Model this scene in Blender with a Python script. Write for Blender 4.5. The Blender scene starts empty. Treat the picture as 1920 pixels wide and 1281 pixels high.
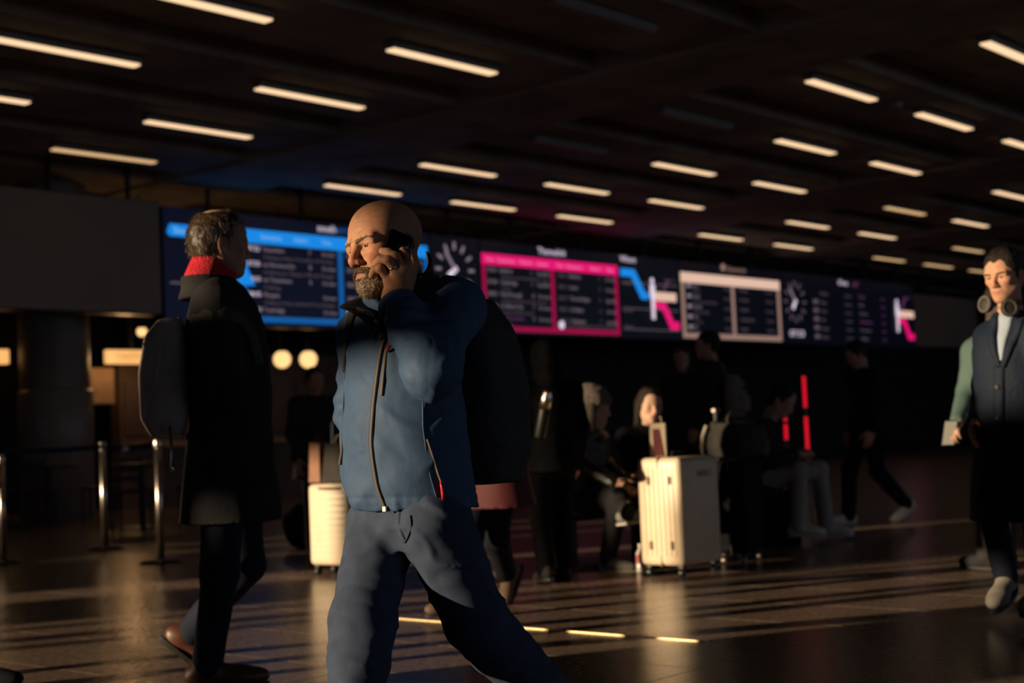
import bpy, bmesh, math, random
import numpy as np
from mathutils import Matrix, Vector

random.seed(4)
sc = bpy.context.scene
COL = sc.collection

# ------------------------------------------------------------------ camera
FPX, PITCH, ROLL, TH, CH = 2722.25, .06255, .04267, .71867, .93
_cp, _sp, _cr, _sr = math.cos(PITCH), math.sin(PITCH), math.cos(ROLL), math.sin(ROLL)
CF = np.array([0, _cp, _sp]); _r0 = np.array([1., 0, 0]); _u0 = np.array([0, -_sp, _cp])
CR = _r0 * _cr - _u0 * _sr
CU = _u0 * _cr + _r0 * _sr
CPOS = np.array([0, 0, CH])
cam_d = bpy.data.cameras.new('camera')
cam_d.sensor_width = 36.0
cam_d.lens = FPX / 1920 * 36
cam_d.clip_start = .05
cam_d.clip_end = 300
cam = bpy.data.objects.new('camera', cam_d)
COL.objects.link(cam)
cam.matrix_world = Matrix(((CR[0], CU[0], -CF[0], 0), (CR[1], CU[1], -CF[1], 0), (CR[2], CU[2], -CF[2], CH), (0, 0, 0, 1)))
sc.camera = cam
cam_d.dof.use_dof = True
cam_d.dof.focus_distance = 3.9
cam_d.dof.aperture_fstop = 2.8

# ------------------------------------------------------------------ light, exposure
SUN_AZ, SUN_EL = math.radians(23), math.radians(8)
SUN = np.array([math.cos(SUN_EL) * math.cos(SUN_AZ), math.cos(SUN_EL) * math.sin(SUN_AZ), -math.sin(SUN_EL)])
sd = bpy.data.lights.new('sun', 'SUN')
sd.energy = 6.3
sd.color = (1.0, .74, .46)
sd.angle = math.radians(.9)
so = bpy.data.objects.new('sun', sd)
COL.objects.link(so)
so.rotation_euler = Vector(SUN).to_track_quat('-Z', 'Y').to_euler()
wd = bpy.data.worlds.new('world')
sc.world = wd
wd.use_nodes = True
wd.node_tree.nodes['Background'].inputs[0].default_value = (.66, .78, 1, 1)
wd.node_tree.nodes['Background'].inputs[1].default_value = .42
sc.view_settings.view_transform = 'Standard'
sc.view_settings.look = 'None'
sc.view_settings.gamma = 1
sc.view_settings.exposure = 0
sc.view_settings.use_curve_mapping = False
try:
    sc.cycles.use_denoising = True
    sc.cycles.max_bounces = 6
    sc.cycles.caustics_reflective = False
    sc.cycles.caustics_refractive = False
    sc.cycles.sample_clamp_indirect = 4
except Exception:
    pass

# ------------------------------------------------------------------ geometry helpers
AX = np.array([math.sin(TH), math.cos(TH), 0])       # along the boards and ceiling lights
BX = np.array([-math.cos(TH), math.sin(TH), 0])      # towards the boards
ZX = np.array([0, 0, 1.])


def ray(x, y):
    return (x - 960) / FPX * CR - (y - 640.5) / FPX * CU + CF


def pw(x, y, Y):
    """point of the place seen at pixel x, y at depth Y in front of the camera"""
    d = ray(x, y)
    return CPOS + d * Y / d[1]


def pz(x, y, z=0.):
    d = ray(x, y)
    return CPOS + d * (z - CH) / d[2]


def ab(a, b, z=0.):
    return AX * a + BX * b + ZX * z


def nrm(v):
    v = np.asarray(v, float)
    return v / max(np.linalg.norm(v), 1e-9)


ORG = {}


def org(parent):
    return ORG.get(parent.name, np.zeros(3)) if parent is not None else np.zeros(3)


def link(o, parent):
    COL.objects.link(o)
    if parent is not None:
        o.parent = parent
        ORG[o.name] = org(parent)
    return o


def props(o, label=None, cat=None, group=None, kind=None):
    for k, v in (('label', label), ('category', cat), ('group', group), ('kind', kind)):
        if v:
            o[k] = v
    return o


def empty(name, loc, label, cat, group=None):
    o = bpy.data.objects.new(name, None)
    o.empty_display_size = .05
    o.location = tuple(float(c) for c in loc)
    COL.objects.link(o)
    ORG[o.name] = np.array(loc, float)
    return props(o, label, cat, group)


def mesh_obj(name, V, F, mat, parent=None, smooth=False, col=None, label=None):
    """V in world coordinates"""
    V = np.asarray(V, float) - org(parent)
    me = bpy.data.meshes.new(name)
    me.from_pydata(V.tolist(), [], F.tolist() if isinstance(F, np.ndarray) else F)
    if smooth:
        me.polygons.foreach_set('use_smooth', np.ones(len(me.polygons), bool))
    if col is not None:
        ca = me.color_attributes.new('Col', 'FLOAT_COLOR', 'POINT')
        c4 = np.ones((len(V), 4), np.float32)
        c4[:, :3] = col
        ca.data.foreach_set('color', c4.ravel())
    me.update()
    if mat is not None:
        me.materials.append(mat)
    o = bpy.data.objects.new(name, me)
    link(o, parent)
    if label:
        o['label'] = label
    return o


class MB:
    """collects primitive shapes into one mesh"""

    def __init__(s):
        s.v, s.f, s.n = [], [], 0

    def add(s, V, F):
        s.v.append(np.asarray(V, float))
        s.f += [tuple(i + s.n for i in q) for q in F]
        s.n += len(V)
        return s

    def box(s, c, half, X=(1, 0, 0), Y=(0, 1, 0), Z=(0, 0, 1), bev=0.):
        X, Y, Z, c = (np.asarray(q, float) for q in (X, Y, Z, c))
        if bev <= 0:
            V = [c + X * half[0] * i + Y * half[1] * j + Z * half[2] * k for i in (-1, 1) for j in (-1, 1) for k in (-1, 1)]
            F = [(0, 1, 3, 2), (4, 6, 7, 5), (0, 4, 5, 1), (2, 3, 7, 6), (0, 2, 6, 4), (1, 5, 7, 3)]
            return s.add(V, F)
        bm = bmesh.new()
        bmesh.ops.create_cube(bm, size=2)
        for v in bm.verts:
            v.co = Vector((v.co.x * half[0], v.co.y * half[1], v.co.z * half[2]))
        bmesh.ops.bevel(bm, geom=bm.edges[:], offset=bev, segments=3, affect='EDGES', profile=.5)
        bm.verts.index_update()
        V = [c + X * v.co.x + Y * v.co.y + Z * v.co.z for v in bm.verts]
        F = [tuple(v.index for v in f.verts) for f in bm.faces]
        bm.free()
        return s.add(V, F)

    def cyl(s, a, b, r0, r1=None, n=16):
        return s.tube([a, b], [r0, r0 if r1 is None else r1], n)

    def tube(s, pts, r, n=10, caps=True):
        pts = [np.asarray(p, float) for p in pts]
        m = len(pts)
        rr = [r] * m if np.isscalar(r) else list(r)
        V, F = [], []
        up = None
        for i, p in enumerate(pts):
            t = nrm(pts[min(i + 1, m - 1)] - pts[max(i - 1, 0)])
            if up is None:
                up = np.array([0, 0, 1.]) if abs(t[2]) < .9 else np.array([1., 0, 0])
            x = nrm(np.cross(up, t))
            y = np.cross(t, x)
            up = y
            for k in range(n):
                w = 2 * math.pi * k / n
                V.append(p + (x * math.cos(w) + y * math.sin(w)) * rr[i])
        for i in range(m - 1):
            for k in range(n):
                k2 = (k + 1) % n
                F.append((i * n + k, i * n + k2, (i + 1) * n + k2, (i + 1) * n + k))
        if caps:
            F.append(tuple(range(n))[::-1])
            F.append(tuple(range((m - 1) * n, m * n)))
        return s.add(V, F)

    def lathe(s, c, prof, n=20, X=(1, 0, 0), Y=(0, 1, 0), Z=(0, 0, 1)):
        X, Y, Z, c = (np.asarray(q, float) for q in (X, Y, Z, c))
        V, F = [], []
        for r, z in prof:
            for k in range(n):
                w = 2 * math.pi * k / n
                V.append(c + X * r * math.cos(w) + Y * r * math.sin(w) + Z * z)
        for i in range(len(prof) - 1):
            for k in range(n):
                k2 = (k + 1) % n
                F.append((i * n + k, i * n + k2, (i + 1) * n + k2, (i + 1) * n + k))
        F.append(tuple(range(n))[::-1])
        F.append(tuple(range((len(prof) - 1) * n, len(prof) * n)))
        return s.add(V, F)

    def prism(s, pts2, O, X, Y, Z, t):
        """closed outline pts2 in (X, Y) at O, thickness t along Z"""
        n = len(pts2)
        O, X, Y, Z = (np.asarray(q, float) for q in (O, X, Y, Z))
        V = [O + X * p[0] + Y * p[1] + Z * q for q in (0, t) for p in pts2]
        F = [tuple(range(n))[::-1], tuple(range(n, 2 * n))]
        F += [(i, (i + 1) % n, n + (i + 1) % n, n + i) for i in range(n)]
        return s.add(V, F)

    def build(s, name, mat, parent=None, smooth=False, label=None):
        o = mesh_obj(name, np.concatenate(s.v), s.f, mat, parent, smooth, label=label)
        bm = bmesh.new()
        bm.from_mesh(o.data)
        bmesh.ops.recalc_face_normals(bm, faces=bm.faces[:])
        bm.to_mesh(o.data)
        bm.free()
        return o


# ------------------------------------------------------------------ materials
def mat(name, col, rough=.6, metal=0., var=.12, scale=8., bump=0., bscale=60., emit=0., spec=.5, vcol=False, sheen=0., ecol=None, coat=0., dist=.02, sss=0.):
    m = bpy.data.materials.new(name)
    m.use_nodes = True
    nt = m.node_tree
    p = nt.nodes['Principled BSDF']
    p.inputs['Roughness'].default_value = rough
    p.inputs['Metallic'].default_value = metal
    p.inputs['Specular IOR Level'].default_value = spec
    if sheen:
        p.inputs['Sheen Weight'].default_value = sheen
    if sss:
        p.inputs['Subsurface Weight'].default_value = sss
        p.inputs['Subsurface Radius'].default_value = (1, .35, .18)
        p.inputs['Subsurface Scale'].default_value = .016
    if coat:
        p.inputs['Coat Weight'].default_value = coat
    p.inputs['Base Color'].default_value = (*col, 1)
    tc = nt.nodes.new('ShaderNodeTexCoord')
    if var > 0:
        n = nt.nodes.new('ShaderNodeTexNoise')
        n.inputs['Scale'].default_value = scale
        n.inputs['Detail'].default_value = 5
        nt.links.new(tc.outputs['Object'], n.inputs['Vector'])
        r = nt.nodes.new('ShaderNodeMapRange')
        r.inputs['From Min'].default_value = .3
        r.inputs['From Max'].default_value = .7
        r.inputs['To Min'].default_value = 1 - var
        r.inputs['To Max'].default_value = 1 + var
        nt.links.new(n.outputs['Fac'], r.inputs['Value'])
        mx = nt.nodes.new('ShaderNodeMix')
        mx.data_type = 'RGBA'
        mx.blend_type = 'MULTIPLY'
        mx.inputs['Factor'].default_value = 1
        mx.inputs[6].default_value = (*col, 1)
        nt.links.new(r.outputs['Result'], mx.inputs[7])
        if vcol:
            a = nt.nodes.new('ShaderNodeAttribute')
            a.attribute_name = 'Col'
            nt.links.new(a.outputs['Color'], mx.inputs[6])
        nt.links.new(mx.outputs[2], p.inputs['Base Color'])
    if bump > 0:
        n2 = nt.nodes.new('ShaderNodeTexNoise')
        n2.inputs['Scale'].default_value = bscale
        n2.inputs['Detail'].default_value = 4
        nt.links.new(tc.outputs['Object'], n2.inputs['Vector'])
        b = nt.nodes.new('ShaderNodeBump')
        b.inputs['Strength'].default_value = bump
        b.inputs['Distance'].default_value = dist
        nt.links.new(n2.outputs['Fac'], b.inputs['Height'])
        nt.links.new(b.outputs['Normal'], p.inputs['Normal'])
    if emit:
        p.inputs['Emission Color'].default_value = (*(ecol or col), 1)
        p.inputs['Emission Strength'].default_value = emit
    return m


def glow(name, col, s=1.):
    """a surface that gives off light"""
    return mat(name, (.02, .02, .02), .4, var=0, emit=s, ecol=col)


M = {}
M['floor'] = mat('stone_floor', (.245, .18, .145), .25, var=.35, scale=30, bump=.04, bscale=180, spec=.38, dist=.004)
M['joint'] = mat('floor_joint', (.10, .08, .065), .5, var=.1)
M['brass'] = mat('brass_strip', (.75, .58, .32), .38, metal=1., var=.1, scale=30)
M['concrete'] = mat('concrete', (.34, .285, .25), .8, var=.3, scale=1.3, bump=.2, bscale=20)
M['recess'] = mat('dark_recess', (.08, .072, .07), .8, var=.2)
M['beam'] = mat('beam_concrete', (.36, .30, .255), .8, var=.3, scale=1.7, bump=.2, bscale=18)
M['housing'] = mat('light_housing', (.25, .24, .23), .5)
M['tube'] = glow('warm_tube', (1.0, .67, .39), 1.15)
M['tube_dim'] = glow('warm_tube_dim', (1.0, .62, .30), .75)
M['tube_off'] = mat('unlit_diffuser', (.30, .28, .27), .4)
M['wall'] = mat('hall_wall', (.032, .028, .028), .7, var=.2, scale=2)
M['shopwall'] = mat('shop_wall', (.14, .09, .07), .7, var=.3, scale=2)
M['tan'] = mat('tan_panel', (.42, .26, .15), .6, var=.15)
M['blocker'] = mat('blocker_stone', (.06, .055, .05), .8, var=.2)  # surface of the added, unseen wall that shapes the sunlight
M['screen'] = mat('screen_black', (.006, .007, .011), .35, var=0, emit=1, ecol=(.0011, .0015, .0042))
M['screen_blue'] = mat('screen_navy', (.006, .007, .011), .35, var=0, emit=1, ecol=(.0013, .0024, .0105))
M['bezel'] = mat('bezel', (.012, .012, .014), .4, var=.1)
M['blank'] = mat('blank_screen', (.30, .235, .195), .5, var=.12, scale=.6)
M['blue'] = glow('led_blue', (.008, .25, .80), .95)
M['blue2'] = glow('led_blue_frame', (.003, .13, .46), .72)
M['pink'] = glow('led_pink', (.82, .006, .17), .95)
M['pink2'] = glow('led_pink_frame', (.50, .003, .085), .6)
M['cream'] = glow('led_cream', (.80, .52, .40), .95)
M['cream2'] = glow('led_cream_frame', (.42, .25, .20), .7)
M['txt'] = glow('led_text', (.42, .33, .40), .52)
M['txt_dim'] = glow('led_text_dim', (.30, .22, .27), .34)
M['txt_hi'] = glow('led_text_bright', (.85, .72, .88), .9)
M['txt_blue'] = glow('led_text_on_blue', (.35, .68, .95), .8)
M['txt_pink'] = glow('led_text_on_pink', (1., .35, .55), .8)
M['mauve'] = glow('led_mauve', (.22, .06, .20), .6)
M['dark_metal'] = mat('dark_metal', (.04, .04, .042), .4, metal=.8)
M['steel'] = mat('brushed_steel', (.62, .55, .48), .28, metal=1., var=.1, scale=20)
M['belt'] = mat('belt_navy', (.012, .022, .06), .7)
M['black'] = mat('matt_black', (.012, .012, .013), .6)
M['sign'] = glow('sign_amber', (1., .50, .16), 1.0)
M['signtext'] = mat('sign_text', (.25, .1, .02), .6, emit=.25, ecol=(1, .45, .12))
M['globe'] = glow('globe_glass', (1., .60, .24), 1.35)
M['red_led'] = glow('red_tube', (.8, .004, .02), .75)

# ------------------------------------------------------------------ text
_tc = {}


def text_mesh(s, size):
    if s not in _tc:
        cu = bpy.data.curves.new('t', 'FONT')
        cu.body = s
        cu.size = 1
        cu.resolution_u = 2
        o = bpy.data.objects.new('t', cu)
        COL.objects.link(o)
        dg = bpy.context.evaluated_depsgraph_get()
        me = o.evaluated_get(dg).to_mesh()
        V = np.array([v.co[:2] for v in me.vertices]) if len(me.vertices) else np.zeros((0, 2))
        F = [tuple(p.vertices) for p in me.polygons]
        o.evaluated_get(dg).to_mesh_clear()
        bpy.data.objects.remove(o)
        bpy.data.curves.remove(cu)
        _tc[s] = (V, F)
    V, F = _tc[s]
    return V * size, F


def text_obj(name, s, O, X, Y, size, m, parent, width=None, label=None, align='l'):
    V, F = text_mesh(s, size)
    if not len(V):
        return None
    w = V[:, 0].max() - V[:, 0].min()
    sx = width / w if width else 1
    x = (V[:, 0] - V[:, 0].min()) * sx
    if align == 'c':
        x = x - w * sx / 2
    W = np.asarray(O, float) + x[:, None] * np.asarray(X) + V[:, 1:2] * np.asarray(Y)
    return mesh_obj(name, W, F, m, parent, label=label)

# ================================================================== the setting
HC = 3.6                      # light plane above the camera
ZL = CH + HC                  # 4.53
# floor: base, tiles, strip
TA, TB, A0, B0 = .62, 1.24, 4.66, 3.2
mb = MB()
mb.box(ab(21, 5, -.06), (36, 26, .055), AX, BX)
floor = props(mb.build('floor', M['joint']), 'dark polished stone tile floor of the station hall', kind='structure')
tile_me = None
cands = []
for i in range(-8, 40):
    for j in range(-8, 16):
        c = ab(A0 + (i + .5) * TA, B0 + (j + .5) * TB)
        d = c - CPOS
        dep = d @ CF
        if dep < 3.2:
            continue
        px, py = 960 + FPX * (d @ CR) / dep, 640.5 - FPX * (d @ CU) / dep
        vis = -300 < px < 2220 and py < 1400
        cands.append((0 if vis else 1, dep, i, j))
cands.sort()
near = set()
for q, dep, i, j in cands[:290]:
    near.add((i, j))
    if tile_me is None:
        t = MB()
        t.box((0, 0, -.005), (TA / 2 - .002, TB / 2 - .002, .005), AX, BX, bev=.0012)
        to = t.build('tile', M['floor'], floor)
        tile_me = to.data
        to.location = tuple(ab(A0 + (i + .5) * TA, B0 + (j + .5) * TB))
    else:
        to = bpy.data.objects.new('tile', tile_me)
        link(to, floor)
        to.location = tuple(ab(A0 + (i + .5) * TA, B0 + (j + .5) * TB))
V, F = [], []
for i in range(-30, 84):
    for j in range(-18, 15):
        if (i, j) in near:
            continue
        n = len(V)
        for u, v in ((0, 0), (1, 0), (1, 1), (0, 1)):
            V.append(ab(A0 + (i + u) * TA + (.002 if u == 0 else -.002), B0 + (j + v) * TB + (.002 if v == 0 else -.002), 0))
        F.append((n, n + 3, n + 2, n + 1))
props(mesh_obj('tile_field', V, F, M['floor'], floor), kind='stuff')
mb = MB()
mb.box(ab(A0 + TA - .03, 4.6, .0012), (.006, 1.05, .0028), AX, BX)
mb.build('brass_strip', M['brass'], floor, label='thin bright metal strip set between floor tiles')

# ceiling
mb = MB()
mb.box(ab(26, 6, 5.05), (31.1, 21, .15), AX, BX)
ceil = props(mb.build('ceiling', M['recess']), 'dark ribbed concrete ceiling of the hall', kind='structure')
ROWS = [1.04 - .535 * 3, 1.04 - .535 * 2, 1.04 - .535, 1.04, 1.57, 2.11, 2.65, 3.19, 3.73, 4.26, 4.80, 5.33, 5.86]
BEAMS = [(-1.35, -.95), (1.25, 1.68), (3.28, 3.70), (5.70, 6.30), (7.66, 8.26), (10.3, 10.8), (12.6, 13.2)]
for k, (a0, a1) in enumerate(BEAMS):
    mb = MB()
    mb.box(ab((a0 + a1) / 2 * HC, 5.5, 4.74), ((a1 - a0) / 2 * HC, 20, .17), AX, BX, bev=.03)
    mb.build('cross_beam', M['beam'], ceil)
    if k + 1 < len(BEAMS):
        b0, b1 = a1, BEAMS[k + 1][0]
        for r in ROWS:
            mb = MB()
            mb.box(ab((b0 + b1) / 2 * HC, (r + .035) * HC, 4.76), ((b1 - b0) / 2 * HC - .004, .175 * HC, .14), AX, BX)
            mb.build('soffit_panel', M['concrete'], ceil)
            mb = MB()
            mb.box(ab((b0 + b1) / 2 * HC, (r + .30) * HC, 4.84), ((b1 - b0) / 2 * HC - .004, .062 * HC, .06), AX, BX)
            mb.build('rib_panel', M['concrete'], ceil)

# ceiling strip lights
rown = {2.11: 'fourth row from the boards', 2.65: 'third row from the boards', 3.19: 'third row', 3.73: 'second row', 4.26: 'row nearest the boards'}
rown = {4.26: 'in the row nearest the departure boards', 3.73: 'in the second row out from the boards', 3.19: 'in the third row out from the boards',
        2.65: 'in the fourth row out from the boards', 2.11: 'in the fifth row out from the boards', 1.57: 'in the row farthest from the departure boards'}
ordn = ['first', 'second', 'third', 'fourth', 'fifth', 'sixth', 'seventh', 'eighth', 'ninth', 'tenth']
OFF = {(2.60, 2.11), (3.80, 2.65), (3.80, 3.19)}
DIM = {(2.60, 4.26), (6.42, 3.19), (8.37, 4.26), (9.09, 4.26), (8.37, 3.73), (9.8, 4.26)}
for b in sorted(rown, reverse=True):
    seen = 0
    offn = 0
    for a in (1.80, 2.60, 3.80, 4.52, 5.24, 6.42, 7.18, 8.37, 9.09, 9.8):
        p0, p1 = ab(a * HC, b * HC, ZL), ab((a + .40) * HC, b * HC, ZL)
        xs = [960 + FPX * ((p - CPOS) @ CR) / ((p - CPOS) @ CF) for p in (p0, p1)]
        ys = [640.5 - FPX * ((p - CPOS) @ CU) / ((p - CPOS) @ CF) for p in (p0, p1)]
        if xs[1] < -20 or xs[0] > 1935 or ys[1] < -5:
            continue
        if (a, b) in ((9.09, 3.73), (7.18, 2.65)):
            continue
        off = (a, b) in OFF
        if off:
            offn += 1
            lab = 'unlit strip light fixture, %s dark one %s' % (ordn[offn - 1], rown[b])
            if b == 2.11:
                lab = 'unlit strip light fixture at the upper edge ' + rown[b]
            else:
                lab = 'unlit strip light fixture ' + rown[b]
        else:
            seen += 1
            lab = 'strip light, %s from left %s' % (ordn[seen - 1], rown[b])
            if b == 1.57:
                lab = 'glowing warm strip light at the far upper right, nearest the camera'
        c = (p0 + p1) / 2
        e = empty('ceiling_light', c, lab, 'ceiling light', 'linear ceiling lights')
        t = MB()
        t.box(c + ZX * .045, (.20 * HC + .02, .07, .03), AX, BX, bev=.008)
        t.build('housing', M['housing'], e)
        t = MB()
        t.box(c + ZX * .006, (.20 * HC, .055, .010), AX, BX, bev=.004)
        t.build('diffuser', M['tube_off'] if off else (M['tube_dim'] if (a, b) in DIM else M['tube']), e)

# smoke detector on ceiling
q = ab(4.36 * HC, 2.11 * HC, 4.60)
e = empty('smoke_detector', q, 'small round smoke detector between strip lights at the upper right', 'smoke detector')
t = MB(); t.lathe(q, [(.06, 0), (.075, -.015), (.07, -.05), (.045, -.075)], 18); t.build('body', M['tube_off'], e)
t = MB(); t.lathe(q, [(.02, -.07), (.018, -.09)], 10); t.build('sensor', M['dark_metal'], e)

# added facade out of view at left, openings shaped to aim the sun
FA = -5.0


def fac(P):
    """where the sun ray to P crosses the facade: (position along it, height)"""
    t = (P @ AX - FA) / (SUN @ AX)
    Q = P - t * SUN
    return float(Q @ BX), float(Q[2])


bm = fac(pw(690, 600, 3.87))[0]
be = fac(pz(1150, 1224))[0]
bs2 = fac(pw(620, 1000, 10.2))[0]
bs1 = fac(pw(1245, 1000, 8.7))[0]
bw = fac(pw(1165, 750, 9.8))[0]
blm = fac(pw(385, 430, 5.5))[0]
zf = lambda x, y, Y: fac(pw(x, y, Y))[1]
OPEN = [(bm - .55, bm + .42, zf(640, 1270, 3.7) - .25, zf(690, 672, 3.87)), (fac(pw(738, 500, 3.78))[0] * .25 + fac(pw(852, 560, 3.80))[0] * .75, bm + .42, zf(690, 560, 3.87), zf(690, 398, 3.93)),
        (fac(pw(1880, 1100, 6.55))[0] - .25, fac(pw(1880, 1100, 6.55))[0] + .2, zf(1880, 1140, 6.55), zf(1880, 1060, 6.55)),
        (blm - .40, be, zf(390, 525, 5.5), zf(385, 400, 5.5) + .35), (be, bw - .30, 1.0, 3.75),
        (bw - .30, fac(pw(1222, 765, 10.27))[0] + .17, zf(1230, 800, 9.8), zf(1100, 700, 9.8) + .1), (bs2 - .30, bs2 + .5, .95, zf(620, 850, 10.2))]  # openings placed so the sun reaches chosen figures and luggage
for x_, y_ in ((302, 1056), (197, 1031), (6, 1058)):
    q_ = pz(x_, y_)
    OPEN.append((fac(q_)[0] - .16, fac(q_)[0] + .16, fac(q_)[1] + .05, fac(q_)[1] + 1.05))
OPEN.append((fac(pw(1865, 530, 6.5))[0] - .35, fac(pw(1865, 530, 6.5))[0] + .45, zf(1850, 760, 6.5), zf(1865, 440, 6.5)))
b1 = fac(pz(600, 1222))[0]; b2 = fac(pz(1400, 1119))[0]
bq0, bq1 = fac(pz(735, 1157))[0], fac(pz(1245, 1203))[0]      # the brass strip stays in the sun
bt = fac(pz(1400, 1119))[0]
SOLID = [(bq1 - .26, bq1 - .12, 1.0, 2.4), (bq0 + .10, bq0 + .22, 1.0, 2.4), (bq0 + .42, bq0 + .60, 1.0, 2.4), (bs1 + .52, bs1 + .62, 1.0, 3.75)]  # unseen bars added to throw bands of shade
edges = sorted({-14., 40.} | {v for o in OPEN for v in o[:2]})
wl = None
for e0, e1 in zip(edges[:-1], edges[1:]):
    mid = (e0 + e1) / 2
    sp = sorted((o[2], o[3]) for o in OPEN if o[0] < mid < o[1])
    z = 0.
    segs = []
    for z0, z1 in sp:
        if z0 > z:
            segs.append((z, z0))
        z = max(z, z1)
    segs.append((z, 5.0))
    for z0, z1 in segs:
        t = MB()
        t.box(ab(FA, mid, (z0 + z1) / 2), (.05 if z1 - z0 < .4 else .10, (e1 - e0) / 2, (z1 - z0) / 2), AX, BX)
        if wl is None:
            wl = props(t.build('sun_blocker', M['blocker']), 'added facade wall beside the entrance', kind='structure')
        else:
            t.build('blocker_panel', M['blocker'], wl)
for b0, b1_, z0, z1 in SOLID:
    t = MB()
    t.box(ab(FA, (b0 + b1_) / 2, (z0 + z1) / 2), (.04, (b1_ - b0) / 2, (z1 - z0) / 2), AX, BX)
    t.build('shade_bar', M['blocker'], wl)

# back wall of the hall with shop fronts, 5 m behind the boards
BWALL = 21.5
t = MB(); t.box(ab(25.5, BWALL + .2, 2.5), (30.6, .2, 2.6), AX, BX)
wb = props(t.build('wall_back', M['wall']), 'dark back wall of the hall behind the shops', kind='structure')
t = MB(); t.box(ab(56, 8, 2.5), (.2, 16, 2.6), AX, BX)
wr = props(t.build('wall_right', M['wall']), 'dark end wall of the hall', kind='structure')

# ================================================================== departure boards
BB = 4.6 * HC
NB = -BX


def slab(mbx, a0, a1, z0, z1, off, th=.012):
    """thin block on the board plane, standing off towards the hall"""
    return mbx.box(ab((a0 + a1) / 2, BB - off - th / 2, (z0 + z1) / 2), ((a1 - a0) / 2, th / 2, (z1 - z0) / 2), AX, BX)


def btext(name, s, a, z, size, m, par, width=None, off=.016, align='l'):
    return text_obj(name, s, ab(a, BB - off, z), AX, ZX, size, m, par, width, align=align)


def hangers(par, a0, a1, n=2):
    for k in range(n):
        a = a0 + (a1 - a0) * (k + .5) / n
        t = MB(); t.cyl(ab(a, BB + .12, 4.25), ab(a, BB + .12, 4.93), .035); t.build('hanger_rod', M['dark_metal'], par)


def screen(name, a0, a1, label, cat='display board', z0=2.62, z1=4.24, m='screen', n=2, wid=.0):
    e = empty(name, ab((a0 + a1) / 2, BB, z0), label, cat)
    t = MB(); t.box(ab((a0 + a1) / 2, BB + .15, (z0 + z1) / 2), ((a1 - a0) / 2 - .004, .14, (z1 - z0) / 2), AX, BX, bev=.01)
    t.build('cabinet', M['bezel'], e)
    t = MB(); slab(t, a0 + .004, a1 - .004, z0 + .01, z1 - .01, 0, .01)
    t.build('screen', M[m], e)
    hangers(e, a0, a1, n)
    return e


def frame_bars(e, a0, a1, z0, z1, hd, w, mh, mf, div=None, divtop=True):
    t = MB(); slab(t, a0, a1, z1 - hd, z1, .010); t.build('header_bar', M[mh], e)
    t = MB(); slab(t, a0, a1, z0, z0 + w, .010); t.build('frame_bar', M[mf], e)
    for a in [a0, a1 - w] + ([div - w * .6] if div else []):
        t = MB(); slab(t, a, a + (w if a != div else w * 1.2), z0, z1 - hd, .010, .011); t.build('frame_bar', M[mf], e)


# blank grey display at the far left and far right
e = empty('blank_display', ab(10.3, BB, 2.74), 'large blank unlit display panel hanging at the far left', 'display board')
t = MB(); t.box(ab(10.0, BB + .15, 3.51), (1.72, .14, .78), AX, BX, bev=.01); t.build('cabinet', M['bezel'], e)
t = MB(); slab(t, 8.3, 11.70, 2.75, 4.27, 0, .012); t.build('screen', M['blank'], e)
hangers(e, 8.3, 11.9, 3)
e = empty('blank_display', ab(36.3, BB, 2.66), 'blank unlit display panel at the far right behind the man with headphones', 'display board')
t = MB(); t.box(ab(36.42, BB + .15, 3.34), (1.88, .14, .70), AX, BX, bev=.01); t.build('cabinet', M['bezel'], e)
t = MB(); slab(t, 34.5, 38.3, 2.68, 4.02, 0, .012); t.build('screen', M['blank'], e)
hangers(e, 34.5, 38.3, 2)

# blue route diagram and blue departures list
e = screen('departure_board', 11.76, 16.95, 'departure board with bright blue frame behind the bald man', m='screen_blue', n=3)
t = MB(); t.prism([(0, .05), (.05, 0), (.92, 0), (1.22, -.62), (1.50, -.62), (1.08, .17), (.05, .17)], ab(11.82, BB - .010, 3.83), AX, ZX, NB, .012); t.build('route_line', M['blue'], e)
btext('lettering', 'Southern', 11.93, 3.875, .12, M['txt_blue'], e, .55, .026)
t = MB(); slab(t, 11.86, 13.0, 3.17, 3.195, .01); t.build('rule_line', M['txt_dim'], e)
btext('lettering', 'south', 14.55, 4.10, .16, M['txt_hi'], e, .37)
btext('lettering', 'ern', 14.95, 4.10, .16, M['blue2'], e, .25)
frame_bars(e, 13.10, 16.90, 2.68, 4.03, .20, .085, 'blue', 'blue2', 15.0)
for a, s, w in ((13.45, 'Destination', .38), (14.08, 'Platform', .26), (14.62, 'Time', .18), (15.2, 'Time', .16), (15.55, 'Destination', .4)):
    btext('lettering', s, a, 3.905, .08, M['txt_blue'], e, w, .026)
rowsL = [('07:52', 'Tattenham', '7', 'On time', 'Calling at East Croydon & Purley'), ('07:55', 'via Norwood Jn', '8', 'On time', 'Calling at Gipsy Hill & Penge'),
         ('08:01', 'via Tattenham', '6', 'On time', 'Calling'), ('08:05', 'Margate', '', 'On time', 'Calling at Horley, Gatwick & Three Bridges'), ('08:11', 'Tunbridge', '', 'On time', 'Calling at Clapham Junction and Redhill')]
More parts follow.
